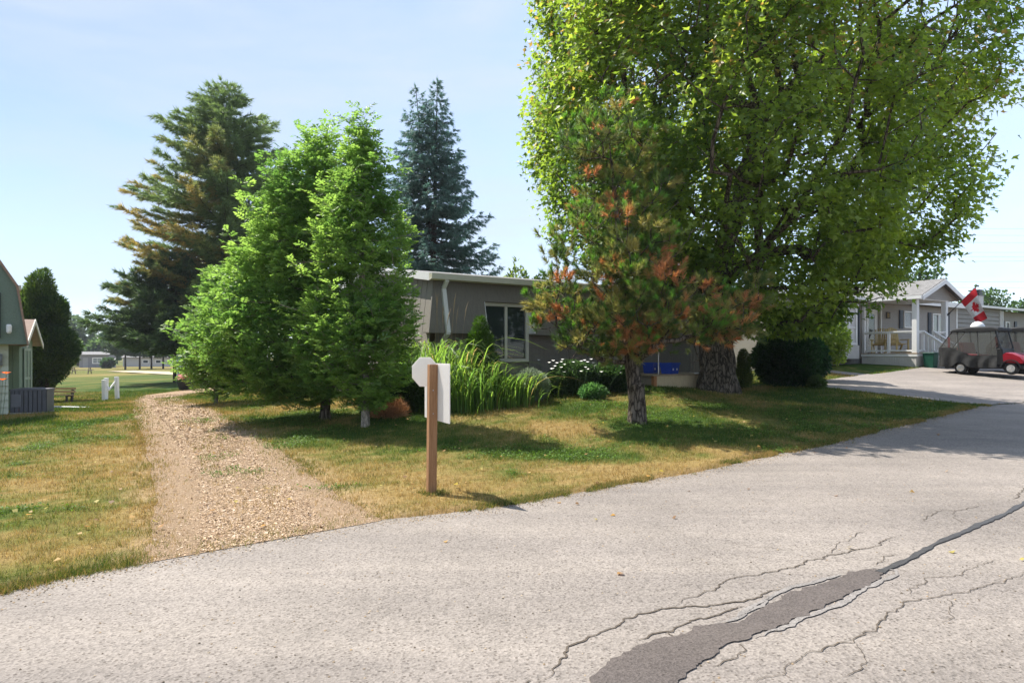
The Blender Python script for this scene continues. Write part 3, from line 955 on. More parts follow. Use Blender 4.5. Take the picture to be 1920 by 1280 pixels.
# sunlit left side: separate upright panels with recessed joints
SIDE_PANEL = M("sunlit_side_panel", (.25, .225, .19), .7, .08, 4, .2, 50, stretch=(.6, 6, 6))  # same paint as the front, a lighter copy for the sunlit side
yy = -.02
k = 0
while yy < D_:
    y1 = min(yy + .262, D_)
    r0 = z_(3.33) + .55 * (1 - abs((yy + y1) / 2 - 3.5) / 3.5) - .02
    MB().hexa([(fb, yy - .26 * (k == 0), zb_ - .9), (fb, y1 - .012, zb_ - .9), (fb + .03, y1 - .012, zb_ - .9), (fb + .03, yy, zb_ - .9),
               (ft, yy, r0), (ft, y1 - .012, r0), (ft + .03, y1 - .012, r0), (ft + .03, yy, r0)]).build("siding_panel", SIDE_PANEL, home)
    yy += .262
    k += 1
mb = MB()
yr, ze, zr = 3.5, z_(3.37), z_(3.92)
mb.hexa([(-.22, -.2, ze), (L_ + .2, -.2, ze), (L_ + .2, yr, zr), (-.22, yr, zr), (-.22, -.2, ze + .05), (L_ + .2, -.2, ze + .05), (L_ + .2, yr, zr + .05), (-.22, yr, zr + .05)])
mb.hexa([(-.22, yr, zr), (L_ + .2, yr, zr), (L_ + .2, D_ + .2, ze), (-.22, D_ + .2, ze), (-.22, yr, zr + .05), (L_ + .2, yr, zr + .05), (L_ + .2, D_ + .2, ze + .05), (-.22, D_ + .2, ze + .05)])
roof = mb.build("roof", SHINGLE, home)
mb = MB()
mb.hexa([(-.25, -.2, ze - .12), (-.222, -.2, ze - .12), (-.222, yr, zr - .12), (-.25, yr, zr - .12), (-.25, -.2, ze + .06), (-.222, -.2, ze + .06), (-.222, yr, zr + .06), (-.25, yr, zr + .06)])
mb.hexa([(-.25, yr, zr - .12), (-.222, yr, zr - .12), (-.222, D_ + .2, ze - .12), (-.25, D_ + .2, ze - .12), (-.25, yr, zr + .06), (-.222, yr, zr + .06), (-.222, D_ + .2, ze + .06), (-.25, D_ + .2, ze + .06)])
mb.build("rake_board", WHITE, roof)
MB().prism([(-.36, .13), (-.34, .0), (-.23, -.02), (-.205, -.02), (-.205, .13), (-.225, .13), (-.225, .02), (-.33, .03), (-.345, .13)], -.25, L_ + .2, lambda a, b_, c: (c, a, b_ + ze - .09)).build("gutter", CREAM, home)
MB().bar((.16, -.31, ze - .10), (.16, -.14, ze - .28), .09, .07).bar((.16, -.14, ze - .28), (.16, fb - .05, zb_), .10, .07).bar((.16, fb - .05, zb_), (.16, -.06, zb_ - .2), .1, .07).bar((.16, -.06, zb_ - .2), (.16, -.06, .1), .1, .07).build("downspout", WHITE, home)
window_unit(home, 1.275, 2.655, z_(1.36), z_(2.825), -.03, CREAM, mullions=(1.97,), fw=.085, depth=.06)

# --- raised deck edge between the two trees
dk0 = hit(1226, 725)
deck = thing("deck", "low timber deck with plank skirt between the pine and the maple trunks", "deck", (*dk0, hz(*dk0) - .05), ROT)
dh = .36
DL, DW = 2.9, 2.2
for i in range(15):
    MB().box(-.06, DL, -.02 + i * .147, .12 + i * .147, dh - .035, dh).build("deck_board", DECKBOARD, deck)
DECK_SKIRT = M("brightened_plank", (.66, .52, .33), .85, .15, 5, .3, 40, stretch=(8, 8, 1))  # plank colour raised to brighten a face the sun misses
for i in range(20):
    MB().box(.10 + i * .142, .10 + i * .142 + .136, .0, .02, -.05, dh - .04).build("skirt_board", DECK_SKIRT, deck)
MB().box(.0, .095, -.012, .09, -.05, dh - .04).build("corner_post", M("orange_stained_timber", (.46, .20, .08), .7, .15, 6), deck)
MB().box(.002, .022, .095, DW, -.05, dh - .04).build("side_skirt", TIMBER_GREY, deck)
MB().tube([(.42, .25, dh), (.42, .25, dh + .75)], .022, 8).build("rail_pipe", STEEL, deck, smooth=True)
dz = hz(*dk0) - .05 + dh
BLUE = M("blue_bin_plastic", (.020, .065, .42), .45, .08, 8)
def bin_(px, d, label, s=1.0, dark=False):
    p = np.array([(px - CX) / F * d, d])
    t = thing("recycling_bin", label, "recycling bin", (p[0], p[1], dz + .003), ROT + .25, "blue recycling bins on the deck")
    w, dp, h = .46 * s, .34, .29
    mb = MB()
    a0, a1 = .84, 1.0
    def ring(z, k, i=0.0):
        return [(-w / 2 * k + i, -dp / 2 * k + i, z), (w / 2 * k - i, -dp / 2 * k + i, z), (w / 2 * k - i, dp / 2 * k - i, z), (-w / 2 * k + i, dp / 2 * k - i, z)]
    v = ring(0, a0) + ring(h, a1) + ring(h, a1, .012) + ring(.012, a0, .012)
    f = [(3, 2, 1, 0)] + [(i, (i + 1) % 4, 4 + (i + 1) % 4, 4 + i) for i in range(4)] + [(4 + i, 4 + (i + 1) % 4, 8 + (i + 1) % 4, 8 + i) for i in range(4)] \
        + [(8 + i, 8 + (i + 1) % 4, 12 + (i + 1) % 4, 12 + i) for i in range(4)] + [(12, 13, 14, 15)]
    mb.add(v, f)
    mb.build("tub", BLUE, t)
    r = MB()
    for x0, x1, y0, y1 in ((-w / 2 - .015, w / 2 + .015, -dp / 2 - .015, -dp / 2), (-w / 2 - .015, w / 2 + .015, dp / 2, dp / 2 + .015), (-w / 2 - .015, -w / 2, -dp / 2, dp / 2), (w / 2, w / 2 + .015, -dp / 2, dp / 2)):
        r.box(x0, x1, y0, y1, h - .04, h + .004)
    r.build("rim", BLUE, t)
    for sx in (-.12, .08):
        MB().lathe([(.03, 0), (.03, .004)], (sx * s, -dp / 2 * .92 - .012, .12), 10, 'y').build("emblem", WHITE, t)
    return t
bin_(1256, 18.3, "bright blue recycling bin standing in the sun on the deck")
bin_(1222, 19.0, "darker blue recycling bin behind the pine trunk on the deck", .9)
hp = MB()
hp.tube([Vector((1.75, -.05, -.02)), Vector((1.86, -.07, .10)), Vector((1.84, -.06, .26)), Vector((1.76, -.03, .36)), Vector((1.60, .06, .375)), Vector((1.9, .15, .375)), Vector((2.3, .05, .375)), Vector((2.5, -.04, .36)), Vector((2.53, -.05, .25))], .014, 7)
ho = hp.build("garden_hose", WHITE, None, smooth=True)
ho.location = deck.location; ho.rotation_euler = deck.rotation_euler
tag(ho, "white garden hose looped over the edge of the low deck", "hose")
# boarded screen at the back of the deck
sc0 = np.array([(1235 - CX) / F * 21.5, 21.5])
scr = thing("screen_fence", "grey vertical board fence standing behind the blue recycling bins", "fence", (*sc0, hz(*sc0) - .05), ROT)
SCREENW = M("dark_weathered_board", (.14, .125, .105), .9, .2, 5, .3, 40, stretch=(8, 8, 1))
for i in range(14):
    MB().box(i * .15, i * .15 + .142, 0, .02, 0, 1.75 + .03 * (i % 2)).build("fence_board", SCREENW, scr)
for fz in (.3, 1.35):
    MB().box(0, 2.1, .021, .06, fz, fz + .09).build("fence_rail", TIMBER_GREY, scr)

# --- neighbour's house with gabled porch
hb = 1.0
h8 = thing("porch_house", "grey lap-sided house with white gabled porch beside the covered golf cart", "house", (*H80, hb), ROT)
X0, X1, YW = -6.0, 9.0, 2.4
MB().box(X0, X1, YW + .02, 10, -.2, z_(3.95)).build("wall", SIDING_GREY, h8)
def laps(x0, x1, z0, z1, y, holes=(), step=.112):
    mb = MB()
    z = z0
    while z < z1 - .01:
        t = min(z + step, z1)
        segs = [(x0, x1)]
        for hx0, hx1, hz0, hz1 in holes:
            if hz0 < (z + t) / 2 < hz1:
                segs = [s for a, b_ in segs for s in ((a, min(b_, hx0)), (max(a, hx1), b_)) if s[1] - s[0] > .01]
        for a, b_ in segs:
            mb.hexa([(a, y - .020, z), (b_, y - .020, z), (b_, y + .01, z), (a, y + .01, z), (a, y - .004, t - .002), (b_, y - .004, t - .002), (b_, y + .01, t - .002), (a, y + .01, t - .002)])
        z += step
    return mb
wins = [(3.73, 4.57, z_(2.84), z_(3.64)), (6.44, 7.7, z_(2.60), z_(3.62)), (.50, 1.36, z_(1.64), z_(3.60)), (-3.4, -.74, z_(1.4), z_(3.7))]
laps(X0, X1, z_(1.42), z_(3.93), YW, wins).build("lap_siding", SIDING_GREY, h8, kind="stuff")
MB().box(X1 - .08, X1 + .03, YW - .03, YW + .1, z_(1.4), z_(3.93)).build("corner_trim", WHITE, h8)
MB().box(X0, X1, YW + .005, YW + .018, -.15, z_(1.42)).build("foundation", M("dark_concrete", (.16, .15, .14), .9, .2), h8)  # dark grey foundation strip
w = window_unit(h8, *wins[0], YW - .02, WHITE, rails=(), blinds=True, fw=.07)
w = window_unit(h8, *wins[1], YW - .02, WHITE, mullions=(7.07,), fw=.07, glass=glass_mat("pale_curtained_glass", (.20, .22, .21)))
for x_, z0, z1 in ((3.44, 2.80, 3.66), (4.86, 2.80, 3.66), (6.14, 2.56, 3.64), (8.0, 2.56, 3.64)):
    sh = MB().box(x_ - .16, x_ + .16, YW - .055, YW - .022, z_(z0), z_(z1)).build("shutter", NAVY, h8, bevel=.006)
    lv = MB()
    zc = z_(z0) + .06
    while zc < z_(z1) - .06:
        lv.box(x_ - .12, x_ + .12, YW - .068, YW - .056, zc, zc + .03)
        zc += .05
    lv.build("louvre", NAVY, sh, kind="stuff")
# front door
dr = MB().box(.50, .58, YW - .045, YW + .01, z_(1.64), z_(3.60)).box(1.28, 1.36, YW - .045, YW + .01, z_(1.64), z_(3.60)).box(.581, 1.279, YW - .045, YW + .01, z_(3.52), z_(3.60)).build("door_frame", WHITE, h8)
MB().box(.585, .69, YW - .03, YW, z_(1.66), z_(3.515)).box(1.17, 1.275, YW - .03, YW, z_(1.66), z_(3.515)).box(.691, 1.169, YW - .03, YW, z_(1.66), z_(1.95)).box(.691, 1.169, YW - .03, YW, z_(3.40), z_(3.515)).build("storm_door", WHITE, h8)
MB().box(.692, 1.168, YW - .015, YW - .008, z_(1.952), z_(3.398)).build("door_glass", GLASS, h8)
# projecting bay with blinds
MB().box(-3.4, -.75, YW - .4, YW + .015, z_(1.40), z_(3.72)).build("bay_box", SKIRT_PALE, h8)
mb = MB()
for i in range(26):
    mb.box(-3.39 + i * .1015, -3.39 + i * .1015 + .094, YW - .412, YW - .401, z_(1.40), z_(1.96))
mb.build("bay_skirting", SKIRT_PALE, h8, kind="stuff")
window_unit(h8, -3.0, -.96, z_(1.98), z_(3.62), YW - .425, WHITE, mullions=(-2.3, -1.55), rails=(z_(2.72),), fw=.11, depth=.02, blinds=True)
sh = MB().box(-.86, -.765, YW - .45, YW - .405, z_(1.98), z_(3.62)).build("shutter", NAVY, h8, bevel=.006)
# low main roof and gutter
MB().hexa([(X0 - .3, YW - .35, z_(3.97)), (X1 + .3, YW - .35, z_(3.97)), (X1 + .3, 6.2, z_(4.35)), (X0 - .3, 6.2, z_(4.35)), (X0 - .3, YW - .35, z_(4.05)), (X1 + .3, YW - .35, z_(4.05)), (X1 + .3, 6.2, z_(4.43)), (X0 - .3, 6.2, z_(4.43))]
          ).hexa([(X0 - .3, 6.2, z_(4.35)), (X1 + .3, 6.2, z_(4.35)), (X1 + .3, 10.3, z_(3.97)), (X0 - .3, 10.3, z_(3.97)), (X0 - .3, 6.2, z_(4.43)), (X1 + .3, 6.2, z_(4.43)), (X1 + .3, 10.3, z_(4.05)), (X0 - .3, 10.3, z_(4.05))]).build("roof", SHINGLE, h8)
for gx0, gx1 in ((3.9, X1 + .3), (X0 - .3, -.2)):
    MB().box(gx0, gx1, YW - .47, YW - .352, z_(3.93), z_(4.05)).build("gutter", WHITE, h8)
# porch
PX1, PD = 2.66, 2.3
for i in range(16):
    MB().box(-.06, PX1 + .04, -.04 + i * .147, .1 + i * .147, z_(1.60), z_(1.64)).build("deck_board", DECKBOARD, h8)
mb = MB()
for i in range(22):
    mb.box(-.03, -.01, .0 + i * .104, .0 + i * .104 + .098, -.15, z_(1.60) - .002)
for i in range(26):
    mb.box(.0 + i * .102, .0 + i * .102 + .096, -.03, -.01, -.35, z_(1.60) - .002)
mb.build("porch_skirting", SKIRT_PALE, h8, kind="stuff")
MB().box(-.05, PX1 + .02, -.055, -.0305, z_(1.50), z_(1.598)).box(-.055, -.0305, -.0304, PD, z_(1.50), z_(1.598)).build("porch_fascia", WHITE, h8)
for x_, y_, s_ in ((.09, .09, .2), (PX1 - .1, .09, .2), (.07, PD - .06, .12), (1.62, PD + .04, .08)):
    MB().box(x_ - s_ / 2, x_ + s_ / 2, y_ - s_ / 2, y_ + s_ / 2, z_(1.642), z_(3.90)).build("porch_column", WHITE, h8, bevel=.01)
def rail(p, q, zr0, zr1, parent, balusters=0, z0b=.08, z1b=.08):
    (x0, y0), (x1, y1) = p, q
    MB().bar((x0, y0, zr0 + .0), (x1, y1, zr1), .12, .045).bar((x0, y0, zr0 - .05), (x1, y1, zr1 - .05), .045, .05).build("handrail", WHITE, parent)
    MB().bar((x0, y0, zr0 - .80), (x1, y1, zr1 - .80), .05, .07).build("bottom_rail", WHITE, parent)
    for i in range(balusters):
        t = (i + 1) / (balusters + 1)
        MB().box(x0 + (x1 - x0) * t - .02, x0 + (x1 - x0) * t + .02, y0 + (y1 - y0) * t - .02, y0 + (y1 - y0) * t + .02, zr0 + (zr1 - zr0) * t - .78, zr0 + (zr1 - zr0) * t - .07).build("baluster", WHITE, parent)
rail((.06, .19), (.06, PD - .1), z_(2.54), z_(2.54), h8)
for y_ in (1.16, PD - .05):
    MB().box(.01, .11, y_ - .05, y_ + .05, z_(1.642), z_(2.515)).build("rail_post", WHITE, h8)
rail((.19, .06), (.60, .06), z_(2.54), z_(2.54), h8)
rail((1.56, .06), (PX1 - .2, .06), z_(2.54), z_(2.54), h8)
for x_ in (.64, 1.52):
    MB().box(x_ - .045, x_ + .045, .015, .105, z_(1.642), z_(2.58)).build("rail_post", WHITE, h8)
# stairs down to the drive
for x_, nb in ((.64, 5), (1.52, 5)):
    rail((x_, .02), (x_, -.95), z_(2.54), z_(1.86), h8, nb)
    MB().box(x_ - .05, x_ + .05, -1.03, -.93, -.30, z_(1.93)).build("newel_post", WHITE, h8, bevel=.008)
    MB().prism([(-.02, z_(1.60)), (-.02, z_(1.34)), (-.92, z_(.74)), (-.92, z_(.98))], x_ - .025, x_ + .025, lambda a, b_, c: (c, a, b_)).build("stringer", WHITE, h8)
for i in range(4):
    MB().box(.67, 1.49, -.06 - (i + 1) * .21, -.06 - i * .21, z_(1.60) - (i + 1) * .17 - .04, z_(1.60) - (i + 1) * .17).build("tread", DECKBOARD, h8)
# porch gable roof
xc, xl, xr, zev, zap, yf, yb = 1.80, -.12, 3.72, z_(3.95), z_(4.72), -.28, 4.6
mb = MB()
for s0, s1 in ((xl, xc), (xr, xc)):
    mb.hexa([(s0, yf, zev), (s1, yf, zap), (s1, yb, zap), (s0, yb, zev), (s0, yf, zev + .06), (s1, yf, zap + .06), (s1, yb, zap + .06), (s0, yb, zev + .06)])
mb.build("porch_roof", M("porch_shingle", (.17, .165, .16), .9, .3, 5, .5, 50, c2=(.27, .26, .25), stretch=(3, 1, 6)), h8)
mb = MB()
for s0, s1 in ((xl, xc), (xr, xc)):
    mb.hexa([(s0, yf - .03, zev - .16), (s1, yf - .03, zap - .16), (s1, yf - .002, zap - .16), (s0, yf - .002, zev - .16), (s0, yf - .03, zev + .03), (s1, yf - .03, zap + .03), (s1, yf - .002, zap + .03), (s0, yf - .002, zev + .03)])
mb.build("rake_board", WHITE, h8)
MB().box(xl - .1, xl + .02, yf, PD, zev - .10, zev + .03).build("porch_gutter", WHITE, h8)
mb = MB()
zq = zev - .05
while zq < zap - .12:
    t = zq + .11
    hw0 = (zap - zq) / (zap - zev) * (xc - xl) - .16
    hw1 = (zap - t) / (zap - zev) * (xc - xl) - .16
    if hw1 <= 0.02:
        break
    mb.hexa([(xc - hw0, -.035, zq), (xc + hw0, -.035, zq), (xc + hw0, .0, zq), (xc - hw0, .0, zq), (xc - hw1, -.02, t), (xc + hw1, -.02, t), (xc + hw1, .0, t), (xc - hw1, .0, t)])
    zq += .112
mb.build("gable_siding", SIDING_GREY, h8, kind="stuff")
MB().box(xl + .1, PX1 + .1, .001, .16, z_(3.86), zev - .052).box(-.02, .16, .165, PD, z_(3.86), zev - .052).build("porch_beam", WHITE, h8)
MB().box(.17, xr - .1, .17, YW - .03, z_(3.91), z_(3.93)).build("porch_ceiling", WHITE, h8)
# house number board
nb = thing("number_plaque", "small brown house number board reading 8 on the porch wall", "sign", (*(H80 + U * 2.31 + N * (YW - .03)), 3.38), ROT)
MB().box(-.17, .17, -.02, .0, -.15, .15).build("board", M("plaque_brown", (.05, .035, .02), .6), nb, bevel=.006)
gold = M("gold_paint", (.55, .38, .12), .5)
dg = MB()
for cz, r in ((.055, .042), (-.05, .052)):
    seg = [(-.06 + math.cos(a) * r, -.028, cz + math.sin(a) * r) for a in np.linspace(0, 2 * math.pi, 13)]
    for p, q in zip(seg[:-1], seg[1:]):
        dg.bar(p, q, .014, .022, (0, 1, 0))
dg.build("digit", gold, nb)
MB().box(.03, .13, -.026, -.0205, -.10, .08).build("carved_block", M("dull_gold", (.16, .11, .045), .6), nb)
# two porch chairs
def porch_chair(x, y, r, label):
    t = thing("porch_chair", label, "chair", (*(H80 + U * x + N * y), 1.645), ROT + r, "wooden chairs on the porch")
    for sx in (-.26, .26):
        MB().bar((sx, -.28, 0), (sx, -.26, .56), .05, .05).build("leg", TIMBER_YELLOW, t)
        MB().bar((sx, .34, 0), (sx, .10, .40), .05, .05).build("leg", TIMBER_YELLOW, t)
        MB().bar((sx * 1.1, -.32, .58), (sx * 1.1, .26, .56), .10, .03).build("arm", TIMBER_YELLOW, t)
        MB().bar((sx, -.42, .03), (sx, .55, .06), .04, .05).build("rocker", TIMBER_YELLOW, t)
    for i in range(5):
        MB().box(-.25, .25, -.26 + i * .105, -.17 + i * .105, .38 - i * .012, .40 - i * .012).build("seat_slat", TIMBER_YELLOW, t)
    for i in range(6):
        u = -.21 + i * .084
        MB().bar((u * .85, .22, .36), (u * 1.15, .50, 1.12 - abs(u) * .35), .062, .02, (0, 1, 0)).build("back_slat", TIMBER_YELLOW, t)
    MB().bar((-.27, .25, .44), (.27, .25, .44), .04, .05).bar((-.28, .42, .88), (.28, .42, .88), .03, .05).build("back_rail", TIMBER_YELLOW, t)
porch_chair(.62, 1.05, -.5, "yellow slatted wooden rocking chair beside the white front column")
porch_chair(.75, 1.92, -1.25, "yellow slatted wooden rocking chair nearest the front door")
# green bin by the stairs
gb = thing("waste_bin", "dark green waste bin beside the porch stairs", "bin", (*(H80 + U * .30 - N * .40), hz(*(H80 + U * .30 - N * .40)) - .02), ROT)
GREENP = M("green_bin_plastic", (.010, .085, .055), .5, .1)
MB().hexa([(-.17, -.17, 0), (.17, -.17, 0), (.17, .17, 0), (-.17, .17, 0), (-.22, -.22, .60), (.22, -.22, .60), (.22, .22, .60), (-.22, .22, .60)]).build("tub", GREENP, gb, bevel=.015)
MB().box(-.24, .24, -.24, .24, .602, .64).box(-.06, .06, -.27, -.241, .61, .635).build("lid", GREENP, gb, bevel=.012)

# --- flag on the corner column
FLAGRED = M("flag_red", (.62, .02, .03), .8, .05)
FLAGWHITE = M("flag_white", (.80, .78, .77), .8, .03)
fb0 = np.array([*(H80 + U * (PX1 - .05) - N * .03), 3.30])
ft0 = np.array([*(H80 + U * (PX1 - .05) - N * 1.14), 4.44])
flag = thing("flag", "red and white maple leaf flag on black pole angled from the porch column", "flag", fb0, 0)
mb = MB().tube([(0, 0, 0), tuple(ft0 - fb0)], .016, 8)
mb.build("pole", BLACK, flag)
MB().lathe([(.01, -.03), (.035, -.01), (.035, .02), (.01, .04)], tuple(ft0 - fb0), 8).build("finial", BLACK, flag)
MB().bar(tuple(-.03 * (ft0 - fb0)), tuple(.06 * (ft0 - fb0)), .06, .06).build("bracket", BLACK, flag)
leafp = [(0, 1.0), (.17, .68), (.38, .78), (.30, .30), (.52, .52), (.58, .40), (.85, .44), (.77, .20), (.88, .12), (.45, -.26), (.50, -.42), (.06, -.36), (.05, -.85)]
leafp = np.array(leafp + [(-x, y) for x, y in leafp[::-1]])
nu, nv = 34, 64
uu, vv = np.meshgrid((np.arange(nu + 1)) / nu, (np.arange(nv + 1)) / nv)
pd = nrm(ft0 - fb0)
h0 = (ft0 - fb0) * .955
hoist, fly = .80, 1.40
hdir = -pd * hoist
side = nrm(np.cross(pd, [0, 0, 1]))
sag = np.array([.30, -.10, -1.0]); sag = nrm(sag)
perp = nrm(np.cross(hdir, sag))
uf, vf = uu.ravel(), vv.ravel()
conv = 1 - .42 * vf                                   # the cloth gathers as it hangs
FP = h0[None] + hdir[None] * (.5 + (uf - .5) * conv)[:, None] - hdir[None] * 0.0 \
    + sag[None] * (vf * fly * (.93 - .10 * uf))[:, None] + hdir[None] * (-.10 * vf)[:, None] \
    + perp[None] * ((.07 * np.sin(uf * 9 + vf * 2.5) * vf + .05 * np.sin(vf * 5 + uf * 3)) )[:, None]
FP += np.array([.10, 0, 0])[None] * (vf ** 2)[:, None]
idx = (np.arange(nv)[:, None] * (nu + 1) + np.arange(nu)[None]).ravel()
FF = np.column_stack([idx, idx + 1, idx + nu + 2, idx + nu + 1])
cu, cv = (uf[idx] + .5 / nu), (vf[idx] + .5 / nv)
lp = np.column_stack([(cu - .5) / .42, -(cv - .5) * 2 / .78 * 1.0])
# leaf stands upright when the hoist is vertical: leaf 'up' is towards the pole tip end (u=0)
lp = np.column_stack([(cv - .5) * fly / .30, -(cu - .5) * hoist / .30])
isred = (cv < .25) | (cv > .75) | inpoly(lp, leafp)
me = fast_mesh("cloth", FP, FF, FLAGWHITE, smooth=True)
me.materials.append(FLAGRED)
me.polygons.foreach_set("material_index", isred.astype(np.int32))
link("cloth", me, flag)

# --- third house beyond, with chimney
hb = 1.0
h3 = thing("far_house", "grey house with wide lap siding and white chimney behind the golf carts", "house", (*H30, hb), ROT)
WIDE = M("wide_grey_siding", (.27, .25, .225), .65, .08, 3)
MB().box(-7, -.02, .03, 7, -.3, z_(4.22)).box(.0, 8, .45, 7, -.3, z_(4.22)).build("wall", WIDE, h3)
for i in range(13):
    z = .25 + i * .232
    MB().hexa([(-7, -.05, z), (-.1, -.05, z), (-.1, .02, z), (-7, .02, z), (-7, .0, z + .222), (-.1, .0, z + .222), (-.1, .02, z + .222), (-7, .02, z + .222)]).build("siding_board", WIDE, h3)
laps(.05, 8, -.2, z_(4.2), .43, [(.35, 1.0, z_(2.3), z_(3.6)), (1.75, 2.35, z_(2.3), z_(3.6))]).build("lap_siding", SIDING_GREY, h3, kind="stuff")
MB().box(-.1, .0, -.06, .04, -.2, z_(4.2)).build("corner_trim", WHITE, h3)
MB().bar((.03, -.10, z_(4.15)), (.03, -.10, 0), .09, .07).build("downspout", WHITE, h3)
window_unit(h3, .35, 1.0, z_(2.3), z_(3.6), .40, WHITE, mullions=(.67,), fw=.07)
window_unit(h3, 1.75, 2.35, z_(2.3), z_(3.6), .40, WHITE, fw=.07)
for x_ in (1.38, 3.2):
    MB().box(x_ - .16, x_ + .16, .36, .40, z_(2.25), z_(3.65)).build("shutter", NAVY, h3)
MB().hexa([(-7.3, -.3, z_(4.26)), (8, -.3, z_(4.26)), (8, 3.5, z_(4.75)), (-7.3, 3.5, z_(4.75)), (-7.3, -.3, z_(4.34)), (8, -.3, z_(4.34)), (8, 3.5, z_(4.83)), (-7.3, 3.5, z_(4.83))]).build("roof", SHINGLE, h3)
MB().box(-7.3, 8, -.4, -.302, z_(4.22), z_(4.34)).build("gutter", WHITE, h3)
ch = MB().box(1.3, 1.85, 1.6, 2.1, z_(4.3), z_(5.25)).build("chimney", SKIRT_PALE, h3)
MB().box(1.24, 1.91, 1.54, 2.16, z_(5.25), z_(5.31)).box(1.34, 1.81, 1.64, 2.06, z_(5.31), z_(5.42)).box(1.28, 1.87, 1.58, 2.12, z_(5.42), z_(5.48)).box(1.36, 1.79, 1.66, 2.04, z_(5.48), z_(5.56)).box(1.28, 1.87, 1.58, 2.12, z_(5.56), z_(5.62)).build("chimney_cap", DARKMETAL, ch)

# --- green gambrel house at the left edge
hb = .0
gl = thing("gambrel_house", "sage green house with steep overhanging gable above cream lap boards at left edge", "house", (*SHED0, hb), ROT + .075)
MB().box(-8, 0, .03, 8, -.3, 1.95).build("wall", CREAM, gl)
CREAMB = M("cream_lap_board", (.50, .52, .42), .7, .08, 4)
for i in range(10):
    z = .06 + i * .178
    MB().hexa([(-8, -.03, z), (0, -.03, z), (0, .02, z), (-8, .02, z), (-8, -.006, z + .172), (0, -.006, z + .172), (0, .02, z + .172), (-8, .02, z + .172)]).build("siding_board", CREAMB, gl)
gpoly = [(.36, 1.80), (.14, 3.22), (-.30, 3.95), (-1.4, 5.0), (-4.0, 5.8), (-6.6, 5.0), (-7.7, 3.95), (-8.2, 3.22), (-8.4, 1.80)]
MB().prism(gpoly, -.34, -.28, lambda a, b_, c: (a, c, b_)).build("gable_wall", GREEN_WALL, gl)
rp_ = [(.40, 1.78), (.19, 3.24), (-.26, 4.0), (-1.38, 5.06), (-4.0, 5.87), (-6.62, 5.06), (-7.75, 4.0), (-8.25, 3.24), (-8.45, 1.78)]
mb = MB()
for (a0, b0), (a1, b1), (c0, d0), (c1, d1) in zip(rp_[:-1], rp_[1:], gpoly[:-1], gpoly[1:]):
    mb.hexa([(c0, -.40, d0), (a0, -.40, b0), (a0, 8.2, b0), (c0, 8.2, d0), (c1, -.40, d1), (a1, -.40, b1), (a1, 8.2, b1), (c1, 8.2, d1)])
mb.build("roof", SHINGLE_BROWN, gl)
MB().box(-8.3, .34, -.275, .03, 1.80, 1.83).build("soffit", GREEN_TRIM, gl)
MB().bar((.20, -.3, 3.2), (.20, 8.2, 3.2), .10, .12).build("gutter", CREAM, gl)
window_unit(gl, -1.0, -.16, 1.95, 3.05, -.36, M("dark_green_trim", (.03, .05, .04), .6), fw=.06)
lamp = MB().box(-.05, .05, -.38, -.342, 2.12, 2.28).build("lamp_base", WHITE, gl)
MB().bar((0, -.36, 2.24), (0, -.46, 2.26), .03, .03).lathe([(.03, 2.28), (.06, 2.24), (.055, 2.10), (.03, 2.06)], (0, -.47, 0), 10).build("lamp_shade", WHITE, lamp)
mt = MB().box(-.30, -.12, -.10, -.032, 1.28, 1.56).lathe([(.09, -.19), (.09, -.10)], (-.21, 0, 1.45), 12, 'y').build("electric_meter", M("meter_grey", (.16, .17, .17), .4), gl)
MB().tube([(-.21, -.06, 1.28), (-.21, -.06, .1)], .025, 8).build("conduit", STEEL, mt)

# --- little green shed behind it
s0 = np.array([(49 - CX) / F * 20.6, 20.6])
zs = hz(*s0) - .03
shed = thing("garden_shed", "small sage green shed with brown pitched roof between the house and cedar", "shed", (*s0, zs), .40)
w, h, dp = 1.5, 2.05, 1.9
SHEDW = M("shed_green_panel", (.20, .26, .185), .75, .1, 5)
# gable faces local +x side towards the lane
MB().box(-dp, -.03, -w / 2 + .02, w / 2 - .02, 0, h).build("wall", SHEDW, shed)
for i in range(9):
    y0 = -w / 2 + i * w / 9
    MB().box(-.028, .0, y0 + .006, y0 + w / 9 - .006, 0, h + (.5 * (1 - abs(y0 + w / 18) / (w / 2)) if i else .05)).build("wall_panel", SHEDW, shed)
for i in range(12):
    x0 = -dp + i * dp / 12
    MB().box(x0 + .005, x0 + dp / 12 - .005, -w / 2 - .005, -w / 2 + .018, 0, h).build("wall_panel", SHEDW, shed)
door = MB().box(.002, .03, -.36, .36, .08, 1.82).build("door", SHEDW, shed)
MB().box(.032, .05, -.40, -.33, .04, 1.86).box(.032, .05, .33, .40, .04, 1.86).box(.032, .05, -.329, .329, 1.78, 1.86).box(.032, .05, -.329, .329, .92, .99).box(.032, .05, -.03, .03, .04, .918).box(.032, .05, -.03, .03, .992, 1.778).build("door_trim", GREEN_TRIM, door)
MB().bar((.055, .28, .9), (.055, .28, 1.05), .02, .03).build("handle", STEEL, door)
mb = MB()
for s in (-1, 1):
    mb.hexa([(-dp - .1, s * (w / 2 + .22), h - .12), (.22, s * (w / 2 + .22), h - .12), (.22, 0, h + .62), (-dp - .1, 0, h + .62), (-dp - .1, s * (w / 2 + .22), h - .06), (.22, s * (w / 2 + .22), h - .06), (.22, 0, h + .68), (-dp - .1, 0, h + .68)])
mb.build("roof", M("faded_pink_brown_shingle", (.42, .31, .25), .9, .15, 10, .3), shed)
mb = MB()
for s in (-1, 1):
    mb.hexa([(.222, s * (w / 2 + .22), h - .20), (.25, s * (w / 2 + .22), h - .20), (.25, 0, h + .54), (.222, 0, h + .54), (.222, s * (w / 2 + .22), h - .05), (.25, s * (w / 2 + .22), h - .05), (.25, 0, h + .69), (.222, 0, h + .69)])
mb.build("barge_board", CREAM, shed)

